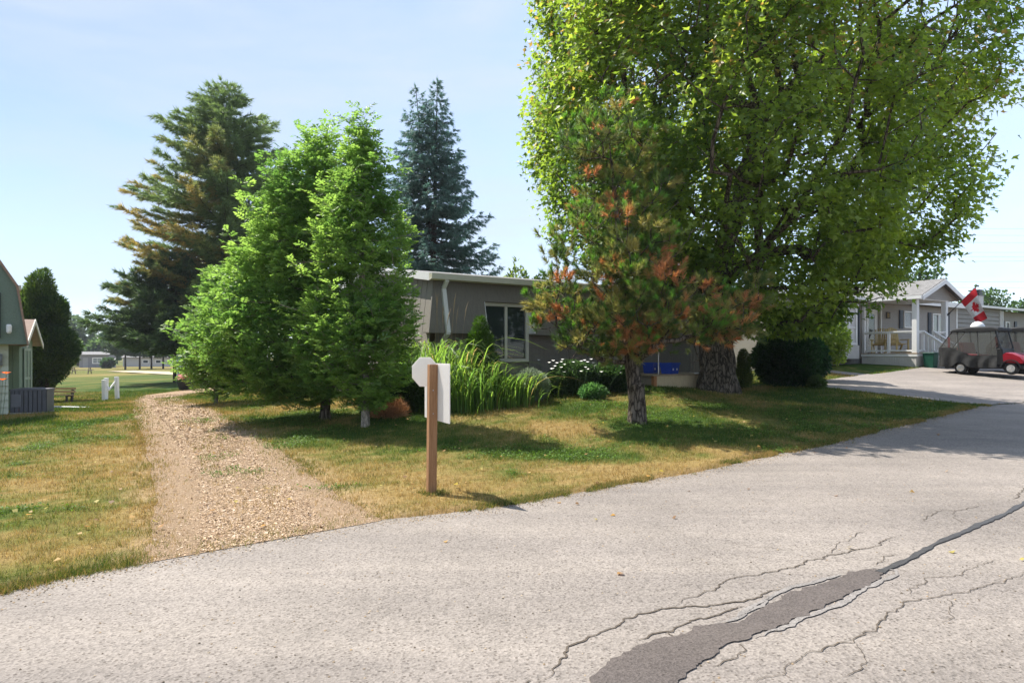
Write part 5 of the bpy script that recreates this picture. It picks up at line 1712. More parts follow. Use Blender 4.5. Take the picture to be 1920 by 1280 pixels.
# --- ash trees: compound leaves on rising shoots
def ash(px, d0, rows, ntip, seed, label, r0, lean=(0, 0), kind="ash_tree", per=5, depth=.8, droop=0.0, lsize=1.0):
    rng = np.random.default_rng(seed)
    base = gp(px, d0)
    T = crown_points(rows, d0, ntip, rng, depth, .45, 3.0, (1.1, .28, seed))
    _, _, za, zb = profile_interp(rows, d0, np.array([0.]))
    topx = profile_interp(rows, d0, np.array([zb - .05]))
    tx = (topx[0][0] + topx[1][0]) / 2
    trunk = [base + np.array([0, 0, -.1])] + [np.array([base[0] + (tx - base[0]) * u ** 1.5, d0 + .05 * math.sin(u * 7), base[2] + (zb - .25 - base[2]) * u]) for u in np.linspace(.04, .97, 16)]
    sk = Skel(trunk, r0)
    Z = np.argsort(np.linalg.norm(T[:, :2] - base[None, :2], axis=1))
    T2 = T.copy()
    push = rng.random(len(T)) < .16
    T2[push] += nrm((T2[push] - np.array([tx, d0, base[2] + 1.5])) * [1, 1, .5]) * rng.uniform(.1, .45, (push.sum(), 1)) + np.array([0, 0, .2])
    sk.grow(T2, Z, .05, .30, .22, 2, rng, .025)
    sk.tips.append(len(trunk) - 1)
    tp, td = sk.tipdirs()
    t = tree_thing(kind, label, "tree", base)
    V, Fc = merge([sk.tubes(.005, .5, 5), flare_trunk(base, r0 * .95, .35, seed, 12, .4)])
    put("trunk", V, Fc, BARK_PALE if r0 < .085 else BARK, t, base, smooth=True)
    n = len(tp)
    sd = nrm(td * .7 + np.array([0, 0, .75]))
    # along each shoot: opposite pairs of compound leaves
    lb, ld = [], []
    for i in range(per):
        u = i / max(per - 1, 1)
        p = tp - sd * (.42 * (1 - u)) * lsize + rng.normal(0, .03, (n, 3))
        az = rng.uniform(0, 6.28, n)
        dv = np.column_stack([np.cos(az), np.sin(az), rng.uniform(.05, .8, n)])
        for s in (1, -1):
            q = dv * [s, s, 1]
            q = nrm(q) + sd * (.25 + .35 * u)
            lb.append(p); ld.append(nrm(q))
    lb, ld = np.vstack(lb), np.vstack(ld)
    sel = rng.random(len(lb)) < .86
    lb, ld = lb[sel], ld[sel]
    m = len(lb)
    Lr = rng.uniform(.19, .31, m) * lsize
    PP, DD, NN, SS, CC = [], [], [], [], []
    up = nrm(np.array([0, 0, 1.0]) + rng.normal(0, .3, (m, 3)))
    sidev = nrm(np.cross(ld, up))
    upv = np.cross(sidev, ld)
    tint = fbm(lb, 1.3, seed + 5, 2)
    g0, g1 = np.array([.085, .170, .042]), np.array([.205, .315, .080])
    hi = np.clip((lb[:, 2:3] - base[2]) / (zb - base[2]), 0, 1)
    C = g0 + (g1 - g0) * np.clip((tint[:, None] - .3) * 1.5 + rng.normal(0, .2, (m, 1)) + .15, 0, 1)
    for j in range(4):
        u = .25 + .22 * j
        sagv = -.20 * (u ** 2) * Lr
        q = lb + ld * (u * Lr)[:, None] + np.array([0, 0, 1.0]) * sagv[:, None]
        for s in (1, -1):
            PP.append(q); DD.append(nrm(ld * .55 + sidev * s * .9 + np.array([0, 0, -.28]))); NN.append(upv); SS.append(Lr * (.40 - .04 * abs(j - 1.5))); CC.append(C)
    q = lb + ld * Lr[:, None] * .95 - np.array([0, 0, 1.0]) * (.26 * Lr)[:, None]
    PP.append(q); DD.append(nrm(ld + np.array([0, 0, -.45]))); NN.append(upv); SS.append(Lr * .42); CC.append(C)
    PP, DD, NN, SS, CC = np.vstack(PP), np.vstack(DD), np.vstack(NN), np.concatenate(SS), np.vstack(CC)
    DD = nrm(DD + rng.normal(0, .14, DD.shape)); NN = NN + rng.normal(0, .25, NN.shape)
    CC = CC * rng.uniform(.85, 1.15, (len(CC), 1))
    V, Fc, CC = scatter(RHOMB_T, RHOMB_F, PP, DD, NN, SS, SS * .46, CC)
    put("crown", V, Fc, LEAF, t, base, CC)
ash(685, 12.8, [(742, 640, 720), (712, 570, 770), (660, 552, 778), (620, 555, 782), (580, 565, 782), (540, 575, 780), (500, 585, 776), (450, 590, 780), (400, 592, 765), (350, 608, 745), (300, 635, 718), (262, 655, 698), (240, 668, 684)],
    780, 21, "slender ash with pale trunk and pointed top, nearest the sign post", .075, lsize=.88)
ash(610, 13.9, [(742, 515, 650), (715, 425, 660), (680, 375, 650), (645, 350, 640), (610, 362, 635), (560, 395, 635), (500, 430, 640), (440, 455, 642), (390, 478, 645), (340, 500, 650), (300, 525, 645), (275, 560, 635), (256, 592, 618)],
    1150, 22, "fuller ash with darker trunk, left of the pale-trunked ash", .10, lsize=.88)
ash(405, 19.0, [(728, 385, 440), (700, 345, 480), (660, 332, 490), (620, 338, 490), (580, 355, 480), (545, 375, 470), (510, 405, 455)],
    300, 23, "short bushy ash sapling at the bend of the gravel lane", .05, lsize=1.15)

# --- conifers with whorled boughs
def conifer(name, label, base, Ht, prof, seed, kind, z0=.12, nb=170, cols=None, tuft=9, blen=.24, bw=.03, up=.15, droop=0.0, leaders=None, group=None, shoot=.35, r0=None, gapk=.0, asym=None, barkm=None, dens_=1.0):
    """prof: [(fraction of height, bough length)] """
    rng = np.random.default_rng(seed)
    base = np.asarray(base, float)
    t = tree_thing(name, label, "tree", base, group)
    pf = np.array(prof)
    tr, tufts, td, tc = [], [], [], []
    stems = leaders or [(np.array([0, 0, 0]), Ht, 1.0, 0.0)]
    for (offt, hh, frac, split) in stems:
        def axis(u):
            w = np.clip((u - split) / max(1 - split, 1e-3), 0, 1)
            return base + offt * w ** .8 + np.array([0, 0, hh * u])
        ax = np.array([axis(u) for u in np.linspace(0, 1, 14)])
        ax[0, 2] -= .1
        R0 = r0 or Ht * .014
        tr.append(tube_np(ax, np.maximum(R0 * (1 - np.linspace(0, 1, 14)) ** .85, .012), 9))
        n = int(nb * frac)
        for i in range(n):
            u = z0 + (1 - z0) * (1 - (1 - (i + rng.random()) / n) ** 1.0)
            u = min(u, .995)
            if u < split - .02 and rng.random() < .5 and len(stems) > 1:
                continue
            az = i * 2.399 + rng.normal(0, .35)
            L = np.interp(u, pf[:, 0], pf[:, 1]) * rng.uniform(.72, 1.12)
            if asym:
                L *= 1 + asym[0] * math.cos(az - asym[1])
            if rng.random() < gapk:
                continue
            hd = np.array([math.cos(az), math.sin(az), 0])
            p0 = axis(u)
            e = up + .55 * max(0, u - .6)
            m = max(4, int(L / .35))
            s = np.linspace(0, 1, m)
            bough = p0 + hd * (L * s)[:, None] + np.array([0, 0, 1.0]) * (L * (e * s - droop * np.sin(s * 2.4) + (up * .6 + droop * .55) * s ** 3))[:, None]
            bough[1:] += rng.normal(0, .03, (m - 1, 3))
            tr.append(tube_np(bough, np.linspace(max(.010, L * .012), .006, m), 4))
            side = np.array([-hd[1], hd[0], 0])
            nsh = max(2, int(L / .19 * dens_))
            for j in range(nsh):
                v = .16 + .84 * (j + rng.random()) / nsh
                q = np.array([np.interp(v, s, bough[:, c]) for c in range(3)])
                sl = shoot * (1 - v * .55) * min(1.0, L / 1.2) * rng.uniform(.5, 1.3)
                sg = 1 if j % 2 else -1
                dv = nrm(hd * (.55 + .5 * v) + side * sg * (1.0 - .5 * v) + np.array([0, 0, up * 1.2 - droop * 1.6 + rng.normal(0, .18)]))
                kk = max(1, int(sl / .13))
                for w in range(kk):
                    tufts.append(q + dv * sl * (w + .6) / kk)
                    td.append(dv)
                    tc.append((u, v, az))
            tufts.append(bough[-1]); td.append(nrm(bough[-1] - bough[-2])); tc.append((u, 1.0, az))
        tufts.append(ax[-1]); td.append(np.array([0, 0, 1.0])); tc.append((1, 1, 0))
    TP, TD, TC = np.array(tufts), np.array(td), np.array(tc)
    V, Fc = merge(tr)
    put("trunk", V, Fc, barkm or BARK_DARK, t, base, smooth=True)
    n = len(TP)
    C = cols(TP - base, TC, rng)
    P = np.repeat(TP, tuft, 0) + rng.normal(0, .03, (n * tuft, 3))
    d = np.repeat(TD, tuft, 0) * 1.0 + rv(n * tuft, rng) * (.75 if kind == "pine" else .6)
    if kind == "spruce":
        d = d + np.array([0, 0, -.35])
    CC = np.repeat(C, tuft, 0) * rng.uniform(.65, 1.35, (n * tuft, 1))
    V, Fc, CC = scatter(TRI_T if kind != "flat" else RHOMB_T, TRI_F if kind != "flat" else RHOMB_F, P, d, rv(n * tuft, rng) + np.array([0, 0, .5]), rng.uniform(.6, 1.2, n * tuft) * blen, bw * rng.uniform(.7, 1.3, n * tuft), CC)
    put("crown", V, Fc, NEEDLE, t, base, CC)
    return t

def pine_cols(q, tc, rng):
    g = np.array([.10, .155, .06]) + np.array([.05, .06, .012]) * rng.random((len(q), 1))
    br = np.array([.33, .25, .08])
    sunny = (np.cos(tc[:, 2] - 3.3) > -.2) * (tc[:, 0] < .85)  # golden tone kept sunward: brown inner needles plus sunlight painted into the colour
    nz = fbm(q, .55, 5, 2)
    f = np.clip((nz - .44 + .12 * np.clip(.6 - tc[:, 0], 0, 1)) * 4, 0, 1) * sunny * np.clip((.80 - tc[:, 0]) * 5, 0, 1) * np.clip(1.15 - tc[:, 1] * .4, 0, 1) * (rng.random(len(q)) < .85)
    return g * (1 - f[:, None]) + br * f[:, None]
b_ = gp(424, 43.0)
conifer("white_pine", "tall wide white pine with inner needles and sunlit side tinted golden-brown rising behind the ash trees", b_, 18.6,
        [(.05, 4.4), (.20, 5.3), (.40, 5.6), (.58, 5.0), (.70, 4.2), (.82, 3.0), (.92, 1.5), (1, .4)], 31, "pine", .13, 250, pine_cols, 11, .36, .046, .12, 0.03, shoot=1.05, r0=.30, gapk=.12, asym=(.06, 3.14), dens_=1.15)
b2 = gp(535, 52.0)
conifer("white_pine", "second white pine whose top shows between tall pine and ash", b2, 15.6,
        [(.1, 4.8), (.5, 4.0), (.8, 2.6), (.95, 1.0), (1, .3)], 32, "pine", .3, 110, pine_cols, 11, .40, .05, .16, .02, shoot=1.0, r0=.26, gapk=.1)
dark = lambda q, tc, rng: np.array([.045, .080, .034]) + np.array([.045, .055, .016]) * rng.random((len(q), 1))
b3 = gp(329, 40.5)
conifer("dark_conifer", "low dark green conifer with bare lower trunk beside the notice board", b3, 7.6,
        [(.15, 1.6), (.24, 3.4), (.42, 3.6), (.7, 2.6), (.9, 1.4), (1, .4)], 33, "pine", .24, 120, dark, 11, .36, .055, .04, .06, shoot=.9, r0=.15, asym=(.25, 3.14), dens_=1.2)
blue = lambda q, tc, rng: np.array([.042, .088, .070]) + np.array([.065, .095, .082]) * (rng.random((len(q), 1)) * .6 + .4 * tc[:, 1:2])
b4 = gp(812, 40.0)
conifer("blue_spruce", "tall blue spruce with twin pointed tops rising behind the bungalow roof", b4, 17.0,
        [(.1, 4.2), (.3, 4.0), (.45, 3.3), (.62, 2.4), (.78, 1.45), (.90, .75), (.96, .35), (1, .08)], 34, "spruce", .16, 185, blue, 11, .25, .045, .08, .16,
        leaders=[(np.array([.25, 0, 0]), 16.9, 1.0, .35), (np.array([-1.05, .2, 0]), 16.6, .55, .45)], shoot=.8, r0=.24, dens_=1.4)

# --- the round cedar on the left
def blob_shrub(name, label, cat, base, lobes, n, seed, tmpl, faces, size, wid, col0, col1, mat, stems=5, stemr=.02, barkm=None, upd=.3, shell=.33, outw=.8, tintscale=2.0, gap=.25):
    rng = np.random.default_rng(seed)
    base = np.asarray(base, float)
    t = thing(name, label, cat, base)
    vol = np.array([a[3] * a[4] * a[5] for a in lobes]) ** .67
    k = rng.choice(len(lobes), n, p=vol / vol.sum())
    Lb = np.array(lobes)[k]
    q = rv(n, rng) * (rng.random((n, 1)) ** shell)
    P = Lb[:, :3] + q * Lb[:, 3:6]
    bump = fbm(P + base, 2.2, seed, 3)
    P = Lb[:, :3] + q * Lb[:, 3:6] * (.66 + .70 * bump)[:, None]
    keep = (P[:, 2] > .03) & (fbm(P + base, 3.2, seed + 7, 2) > gap)
    P, q = P[keep], q[keep]
    m = len(P)
    tint = fbm(P + base, tintscale, seed + 3, 2)
    C = np.asarray(col0) + (np.asarray(col1) - np.asarray(col0)) * np.clip((tint[:, None] - .3) * 1.7 + rng.normal(0, .25, (m, 1)), 0, 1)
    d = q * outw + rv(m, rng) * .6 + np.array([0, 0, upd])
    nn = q * .6 + np.array([0, 0, .6]) + rv(m, rng) * .6
    V, Fc, C = scatter(tmpl, faces, P, d, nn, rng.uniform(.7, 1.3, m) * size, rng.uniform(.7, 1.3, m) * wid, C)
    tr = []
    for i in range(stems):
        L0 = lobes[i % len(lobes)]
        e = np.array(L0[:3]) + rv(1, rng)[0] * np.array(L0[3:6]) * .75
        e[2] = max(e[2], .15)
        s0 = np.array([rng.normal(0, .05), rng.normal(0, .05), -.05])
        pts = np.array([s0 + (e - s0) * u + np.array([0, 0, .15 * math.sin(u * 3.1)]) for u in np.linspace(0, 1, 6)])
        tr.append(tube_np(pts, np.linspace(stemr, stemr * .3, 6), 5))
    v2, f2 = merge(tr)
    link("stem" if cat != "tree" else "trunk", fast_mesh("stem", v2, f2, barkm or BARK_DARK, smooth=True), t)
    link("foliage" if cat != "tree" else "crown", fast_mesh("foliage", V, Fc, mat, C), t)
    return t
cb = gp(80, 28.0)
blob_shrub("cedar_tree", "dense rounded dark green cedar beside the garden shed and bench", "tree", cb,
           [(-.45, 0, .9, .75, .8, 1.0), (-.1, 0, 2.1, 1.40, 1.2, 1.25), (-.1, 0, 3.3, 1.05, .95, 1.15), (-.05, 0, 4.5, .5, .5, .95), (.85, -.2, 2.25, .65, .6, .85), (-.9, 0, 2.6, .7, .7, 1.2), (.4, 0, 3.7, .55, .6, .75), (-.6, .1, 3.9, .45, .5, .75), (.5, 0, 1.5, .6, .6, .7)],
           46000, 41, RHOMB_T, RHOMB_F, .17, .05, (.026, .060, .016), (.085, .135, .028), NEEDLE, 5, .09, BARK_DARK, .5, .30, .9, 1.6, .30)
# --- shrubs in front of the bungalow
gb0 = np.array([(905 - CX) / F * 15.0, 15.0]); 
def grass_clump():
    rng = np.random.default_rng(51)
    base = gp(870, 14.6)
    t = thing("ornamental_grass", "big clump of arching bright green ornamental grass in front of the window", "ornamental grass", base)
    Vs, Fs, Cs, b = [], [], [], 0
    def blades(n, cx, cy, sx, sy, h0, h1, leanx):
        nonlocal b
        x = rng.normal(cx, sx, n); y = rng.normal(cy, sy, n)
        root = np.column_stack([x, y, np.zeros(n)])
        root[:, 2] = H(root[:, :2] + base[:2]) - base[2]
        h = rng.uniform(h0 * .45, h1, n)
        a = rng.uniform(0, 6.28, n)
        out = np.column_stack([np.cos(a) * .8 + (x - cx) / sx * .55 + leanx, np.sin(a) * .8 + (y - cy) / sy * .45 - .35, np.zeros(n)])
        reach = rng.uniform(.15, 1.15, n) * h * .5
        m = 8
        w0 = rng.uniform(.016, .034, n)
        sidev = nrm(np.column_stack([-out[:, 1], out[:, 0], np.zeros(n)]) + rng.normal(0, .4, (n, 3)))
        rows = []
        for j in range(m):
            u = j / (m - 1)
            z = h * (u * 1.35 - .85 * u ** 2.8)
            p = root + out * (reach * u ** 2.2)[:, None] + np.array([0, 0, 1.0]) * z[:, None]
            w = w0 * (1 - u ** 2) + .001
            rows.append(np.stack([p - sidev * w[:, None] / 2, p + sidev * w[:, None] / 2], 1))
        V = np.stack(rows, 1).reshape(n, m * 2, 3)
        f = np.array([(2 * j, 2 * j + 1, 2 * j + 3, 2 * j + 2) for j in range(m - 1)])
        Fc = (b + np.arange(n)[:, None, None] * m * 2 + f[None]).reshape(-1, 4)
        c = np.array([.095, .185, .045]) * rng.uniform(.65, 1.5, (n, 1)) + np.array([.05, .03, 0]) * rng.random((n, 1))
        straw = rng.random(n) < .05
        c[straw] = (.30, .24, .10)
        Vs.append(V.reshape(-1, 3)); Fs.append(Fc); Cs.append(np.repeat(c, m * 2, 0)); b += n * m * 2
    blades(1100, -.80, .3, .42, .3, 1.4, 2.35, .0)
    blades(1000, -.1, .0, .40, .3, .8, 1.55, .1)
    blades(900, .60, .1, .40, .25, .55, 1.1, .2)
    blades(380, 1.15, .6, .25, .2, .4, .85, .3)
    link("blades", fast_mesh("blades", np.vstack(Vs), np.vstack(Fs), LEAF, np.vstack(Cs)), t)
    mb = MB()
    for i in range(9):
        x = rng.uniform(-.7, -.1); y = rng.uniform(.2, .6)
        h = rng.uniform(2.0, 2.35); lx = rng.uniform(-.1, .25)
        mb.tube([(x, y, 0), (x + lx * .4, y, h * .6), (x + lx, y, h)], [.005, .004, .002], 4)
        mb.tube([(x + lx * .8, y, h * .88), (x + lx, y, h), (x + lx * 1.25, y, h + .16)], [.004, .012, .002], 4)
    mb.build("seed_stalk", M("straw_stalk", (.36, .27, .17), .9), t, kind="stuff")
grass_clump()
blob_shrub("dwarf_spruce", "small clipped cone-shaped green spruce under the left window pane", "shrub", gp(901, 15.1),
           [(0, 0, .40, .52, .44, .5), (0, 0, .88, .42, .38, .46), (0, 0, 1.30, .30, .28, .40), (0, 0, 1.66, .16, .16, .26)], 17000, 52, TRI_T, TRI_F, .075, .016, (.035, .085, .012), (.085, .16, .024), NEEDLE, 1, .04, None, .4, .2, .9, 4, .0)
blob_shrub("grey_shrub", "silvery grey-green feathery shrub at the right end of the grass clump", "shrub", gp(990, 15.0),
           [(0, 0, .38, .42, .35, .34), (.22, -.05, .30, .26, .24, .26), (-.28, 0, .32, .28, .26, .3)], 9000, 53, RHOMB_T, RHOMB_F, .06, .018, (.15, .19, .13), (.27, .32, .23), BLADE, 8, .012, None, .5, .3, .9, 4, .2)
blob_shrub("dark_shrub", "low dark green shrub with white flower heads against the bungalow wall", "shrub", gp(1072, 15.9),
           [(0, 0, .36, .55, .32, .38), (-.35, 0, .26, .32, .28, .26), (.35, .05, .32, .35, .3, .34)], 9000, 54, RHOMB_T, RHOMB_F, .075, .04, (.022, .048, .018), (.055, .10, .032), LEAF, 8, .014)
blob_shrub("dark_shrub", "low dark leafy shrub immediately left of the pine trunk", "shrub", gp(1143, 16.2),
           [(0, 0, .32, .50, .35, .34), (.35, .1, .30, .36, .3, .32), (-.3, 0, .24, .3, .28, .26)], 8500, 55, RHOMB_T, RHOMB_F, .08, .045, (.022, .05, .016), (.06, .105, .03), LEAF, 8, .014)
blob_shrub("fern_plant", "small bright green leafy plant at the lawn edge below the white flowers", "plant", gp(1112, 15.2),
           [(0, 0, .14, .28, .22, .16)], 1500, 56, RHOMB_T, RHOMB_F, .09, .03, (.05, .12, .04), (.09, .18, .05), LEAF, 4, .008)
blob_shrub("dark_shrub", "shaded green undergrowth behind the pale-trunked ash and sign post", "shrub", gp(742, 14.2),
           [(0, 0, .38, .50, .3, .45), (-.35, 0, .3, .36, .3, .36), (.35, 0, .5, .36, .3, .5)], 9000, 57, RHOMB_T, RHOMB_F, .10, .045, (.022, .050, .016), (.06, .11, .03), LEAF, 8, .014)
blob_shrub("dry_brush_heap", "heap of dry orange-brown twigs and dead leaves behind the pale ash trunk", "brush heap", gp(722, 13.6),
           [(0, 0, .10, .30, .22, .16), (.22, 0, .16, .24, .2, .22)], 2200, 58, TRI_T, TRI_F, .12, .012, (.26, .13, .06), (.42, .25, .13), BLADE, 9, .006)
def flower_heads(name, label, base, n, sx, sy, z0, z1, col, size, seed, stemcol=(.05, .10, .03)):
    rng = np.random.default_rng(seed)
    t = thing(name, label, "flowers", base)
    P = np.column_stack([rng.normal(0, sx, n), rng.normal(0, sy, n), rng.uniform(z0, z1, n)])
    k = 7
    a = np.tile(np.arange(k) * 2 * math.pi / k, n)
    d = np.column_stack([np.cos(a), np.sin(a), np.full(n * k, .35)])
    V, Fc, C = scatter(RHOMB_T, RHOMB_F, np.repeat(P, k, 0), d, np.tile([0, 0, 1.0], (n * k, 1)) + rng.normal(0, .2, (n * k, 3)), size, size * .5, np.asarray(col) * rng.uniform(.8, 1.1, (n * k, 1)))
    link("petals", fast_mesh("petals", V, Fc, LEAF, C), t)
    mb = MB()
    for p in P:
        mb.tube([(p[0] * .6, p[1] * .6, -.02), (p[0] * .9, p[1] * .9, p[2] * .6), tuple(p)], .004, 4)
    mb.build("stems", M("flower_stem", stemcol, .8) if "flower_stem" not in bpy.data.materials else bpy.data.materials["flower_stem"], t, kind="stuff")
    return t
flower_heads("white_flowers", "white daisy-like flower heads over the dark shrub by the wall", gp(1072, 15.6), 26, .42, .12, .55, .85, (.75, .75, .72), .05, 61)
ol = flower_heads("day_lilies", "orange day lilies at the far left edge beside cream boards", gp(-14, 13.6), 16, .16, .15, .95, 1.35, (.75, .16, .02), .09, 62)
fp0 = gp(345, 33.0)
ft_ = thing("flower_pot", "round dark planter full of pink flowers at the lane bend", "planter", fp0)
MB().lathe([(.20, 0), (.30, .25), (.34, .42), (.30, .42)], (0, 0, 0), 14).build("pot", BLACK, ft_)
rng = np.random.default_rng(63)
P = rv(900, rng) * np.array([.36, .36, .28]) * (rng.random((900, 1)) ** .3) + np.array([0, 0, .50])
C = np.where((P[:, 2:3] > .52) & (rng.random((900, 1)) < .7), np.array([.60, .22, .28]), np.array([.05, .11, .03]))
V, Fc, C = scatter(RHOMB_T, RHOMB_F, P, rv(900, rng) + np.array([0, 0, .5]), rv(900, rng), .10, .06, C)
link("blooms", fast_mesh("blooms", V, Fc, LEAF, C), ft_)
# round dark bush, the little conifer and plants under the maple
blob_shrub("round_bush", "large rounded very dark green bush between the maple trunk and driveway", "shrub", gp(1478, 20.3),
           [(0, 0, .95, 1.05, .9, .75), (-.5, 0, .8, .6, .6, .65), (.55, 0, .85, .65, .6, .65), (0, 0, .5, .8, .7, .5)], 24000, 64, RHOMB_T, RHOMB_F, .10, .055, (.014, .040, .016), (.035, .080, .026), LEAF, 9, .03, None, .2, .33, 1.0, 2, .3)
blob_shrub("arborvitae", "small yellow-green conifer squeezed between maple trunk and dark bush", "shrub", gp(1394, 19.6),
           [(0, 0, .35, .26, .24, .40), (0, 0, .75, .18, .18, .40)], 4500, 65, RHOMB_T, RHOMB_F, .07, .025, (.05, .085, .02), (.17, .20, .05), NEEDLE, 2, .02)
blob_shrub("leafy_weed", "small weedy plant at the drive edge right of the dark bush", "plant", gp(1532, 19.6),
           [(0, 0, .16, .22, .2, .2)], 900, 66, RHOMB_T, RHOMB_F, .09, .03, (.06, .10, .03), (.11, .15, .05), LEAF, 4, .008)
blob_shrub("lilac_shrub", "light green leafy shrub in the sun behind the dark round bush", "shrub", gp(1535, 23.5),
           [(0, 0, 1.6, .95, .8, .9), (-.9, 0, 1.5, .8, .7, .9), (.55, 0, 1.2, .5, .5, .6)], 9000, 67, RHOMB_T, RHOMB_F, .11, .07, (.10, .16, .03), (.20, .27, .06), LEAF, 9, .03, BARK_PALE, .0, .3, .8, 2, .3)

# --- the sparse front pine with browning brushes
def front_pine():
    rng = np.random.default_rng(71)
    D0 = 12.6
    base = gp(1195, D0)
    blobs = [(1060, 560, 55, 50), (1020, 590, 32, 40), (1065, 640, 45, 20), (1135, 540, 55, 60), (1185, 520, 55, 70), (1240, 510, 30, 55), (1165, 420, 45, 50), (1110, 330, 55, 80), (1085, 250, 38, 60), (1150, 230, 45, 55),
             (1205, 255, 38, 50), (1190, 320, 50, 60), (1205, 640, 50, 32), (1235, 610, 26, 36), (1110, 655, 22, 22), (1050, 470, 30, 50), (1160, 388, 22, 16), (1335, 590, 36, 45), (1400, 580, 32, 40), (1300, 610, 26, 36), (1375, 620, 45, 22),
             (1090, 420, 35, 50), (1230, 440, 35, 50), (1160, 600, 60, 30), (1265, 570, 30, 40), (1190, 590, 70, 60), (1175, 650, 60, 40), (1180, 470, 60, 60), (1215, 580, 50, 60), (1140, 610, 60, 45), (1320, 620, 45, 35), (1225, 360, 40, 60), (1300, 540, 30, 30), (1420, 530, 20, 20)]
    area = np.array([b[2] * b[3] for b in blobs]) ** .8
    n = 520
    k = rng.choice(len(blobs), n, p=area / area.sum())
    T = []
    for i in k:
        bx, by, rx, ry = blobs[i]
        q = rv(1, rng)[0] * rng.random() ** .35
        q[1] = -abs(q[1]) if (rng.random() < .35 and by > 450) else q[1]
        dd = D0 + q[1] * 1.0 + (0.4 if bx > 1280 else 0) + (.6 if by < 420 else 0)
        T.append(W(bx + q[0] * rx, by + q[2] * ry, dd))
    T = np.array(T)
    pts = [(1195, 800), (1194, 770), (1192, 745), (1189, 715), (1184, 680), (1180, 640), (1177, 600), (1172, 550), (1166, 490), (1160, 430), (1152, 360), (1146, 300), (1140, 240), (1138, 200)]
    trunk = [W(a, b, D0 + (.04 * i)) for i, (a, b) in enumerate(pts)]
    sk = Skel(trunk, .135)
    lim = [W(1240, 640, 12.4), W(1250, 560, 12.5), W(1330, 620, 12.8), W(1400, 600, 13.0), W(1060, 650, 12.4), W(1040, 575, 12.3), W(1070, 480, 12.8), W(1110, 640, 12.0)]
    sk.grow(lim, range(len(lim)), .25, .28, .10, 3, rng, .045)
    sk.tips = []
    sk.grow(T, np.argsort(np.linalg.norm(T - trunk[4], axis=1)), .22, .20, .05, 4, rng, .035)
    # bare grey dead twigs low on the left
    dead = np.array([W(rng.uniform(1030, 1180), rng.uniform(600, 690), rng.uniform(11.6, 12.6)) for _ in range(34)] + [W(rng.uniform(1270, 1390), rng.uniform(620, 700), rng.uniform(12.2, 13.)) for _ in range(14)]
                    + [W(rng.uniform(1230, 1330), rng.uniform(330, 420), 13.0) for _ in range(6)])
    sk.grow(dead, range(len(dead)), .2, .16, .02, 4, rng, .04)
    t = tree_thing("scraggly_pine", "scraggly front pine with twisted grey trunk and orange-brown dead needle clusters", "tree", base)
    fl = flare_trunk(base, .135, .5, 9, 18, .7)
    V, Fc = merge([sk.tubes(.008, .58, 6), fl])
    put("trunk", V, Fc, BARK, t, base, smooth=True)
    nT = n
    tp = np.array([sk.p[i] for i in sk.tips[:nT]])
    td = nrm(np.array([sk.p[i] - sk.p[sk.par[i]] for i in sk.tips[:nT]]))
    px = tp[:, 0] / tp[:, 1] * F + CX
    py = HZ - (tp[:, 2] - CH) / tp[:, 1] * F
    spots = np.array([(1160, 395, 28), (1248, 515, 30), (1180, 640, 26), (1150, 520, 22), (1210, 630, 24), (1235, 640, 20), (1275, 605, 22), (1090, 655, 18), (1185, 600, 20), (1320, 560, 14), (1405, 590, 30), (1030, 600, 16), (1120, 470, 14)])
    brown = np.zeros(nT)
    for a, b, r in spots:
        brown = np.maximum(brown, np.exp(-(((px - a) / r) ** 2 + ((py - b) / r) ** 2)))
    brown = np.maximum(brown * .98 + rng.normal(0, .17, nT), (rng.random(nT) < .04) * 1.0)
    sp, sd, sb, sk_ = [], [], [], []
    for i in range(nT):
        axis = nrm(td[i] * .6 + np.array([0, 0, .6]) + rng.normal(0, .25, 3))
        R0 = rng.uniform(.10, .20)
        for s in range(rng.integers(3, 7)):
            o = rv(1, rng)[0] * R0
            o[2] *= .7
            sp.append(tp[i] + o)
            sd.append(nrm(axis + o / R0 * .75))
            sb.append(brown[i] + rng.normal(0, .12)); sk_.append(i)
    sp, sd, sb, sk_ = np.array(sp), np.array(sd), np.array(sb), np.array(sk_)
    ns = len(sp)
    K = 62
    u = rng.random((ns, K)) ** .8
    Ls = rng.uniform(.10, .17, ns)
    P = sp[:, None] + sd[:, None] * (u * Ls[:, None])[..., None]
    r = rv(ns * K, rng).reshape(ns, K, 3)
    d = r * (.85 - .35 * u[..., None]) + sd[:, None] * (.55 + .5 * u[..., None])
    fresh = np.array([.14, .31, .05]); old = np.array([.062, .112, .030]); olive = np.array([.29, .265, .085]); dead_c = np.array([.50, .25, .11])
    pom = rng.random(nT)[sk_][:, None, None]
    ol = np.clip(pom * 1.3 - .35 + rng.normal(0, .12, (ns, 1, 1)), 0, 1)
    freshk = np.clip((rng.random(nT)[sk_][:, None, None] - .45) * 3, 0, 1) * np.clip(sd[:, None, 2:3] * 1.6, 0, 1)
    tip = np.clip((u - .35) / .4, 0, 1)[..., None] * freshk
    c = (old * (1 - ol) + olive * ol) * (1 - tip) + fresh * tip
    bm_ = np.clip((sb - .55) * 4, 0, 1)[:, None, None]
    under = np.clip(-sd[:, None, 2:3] * 1.2 + .1, 0, 1) * (rng.random(nT)[sk_] < .35)[:, None, None] * .8
    bm_ = np.maximum(bm_, under)
    c = c * (1 - bm_) + dead_c * rng.uniform(.6, 1.1, (ns, K, 1)) * bm_
    V, Fc, C = scatter(TRI_T, TRI_F, P.reshape(-1, 3), d.reshape(-1, 3), rv(ns * K, rng), rng.uniform(.09, .145, ns * K), .0125, c.reshape(-1, 3))
    put("crown", V, Fc, NEEDLE, t, base, C)
front_pine()

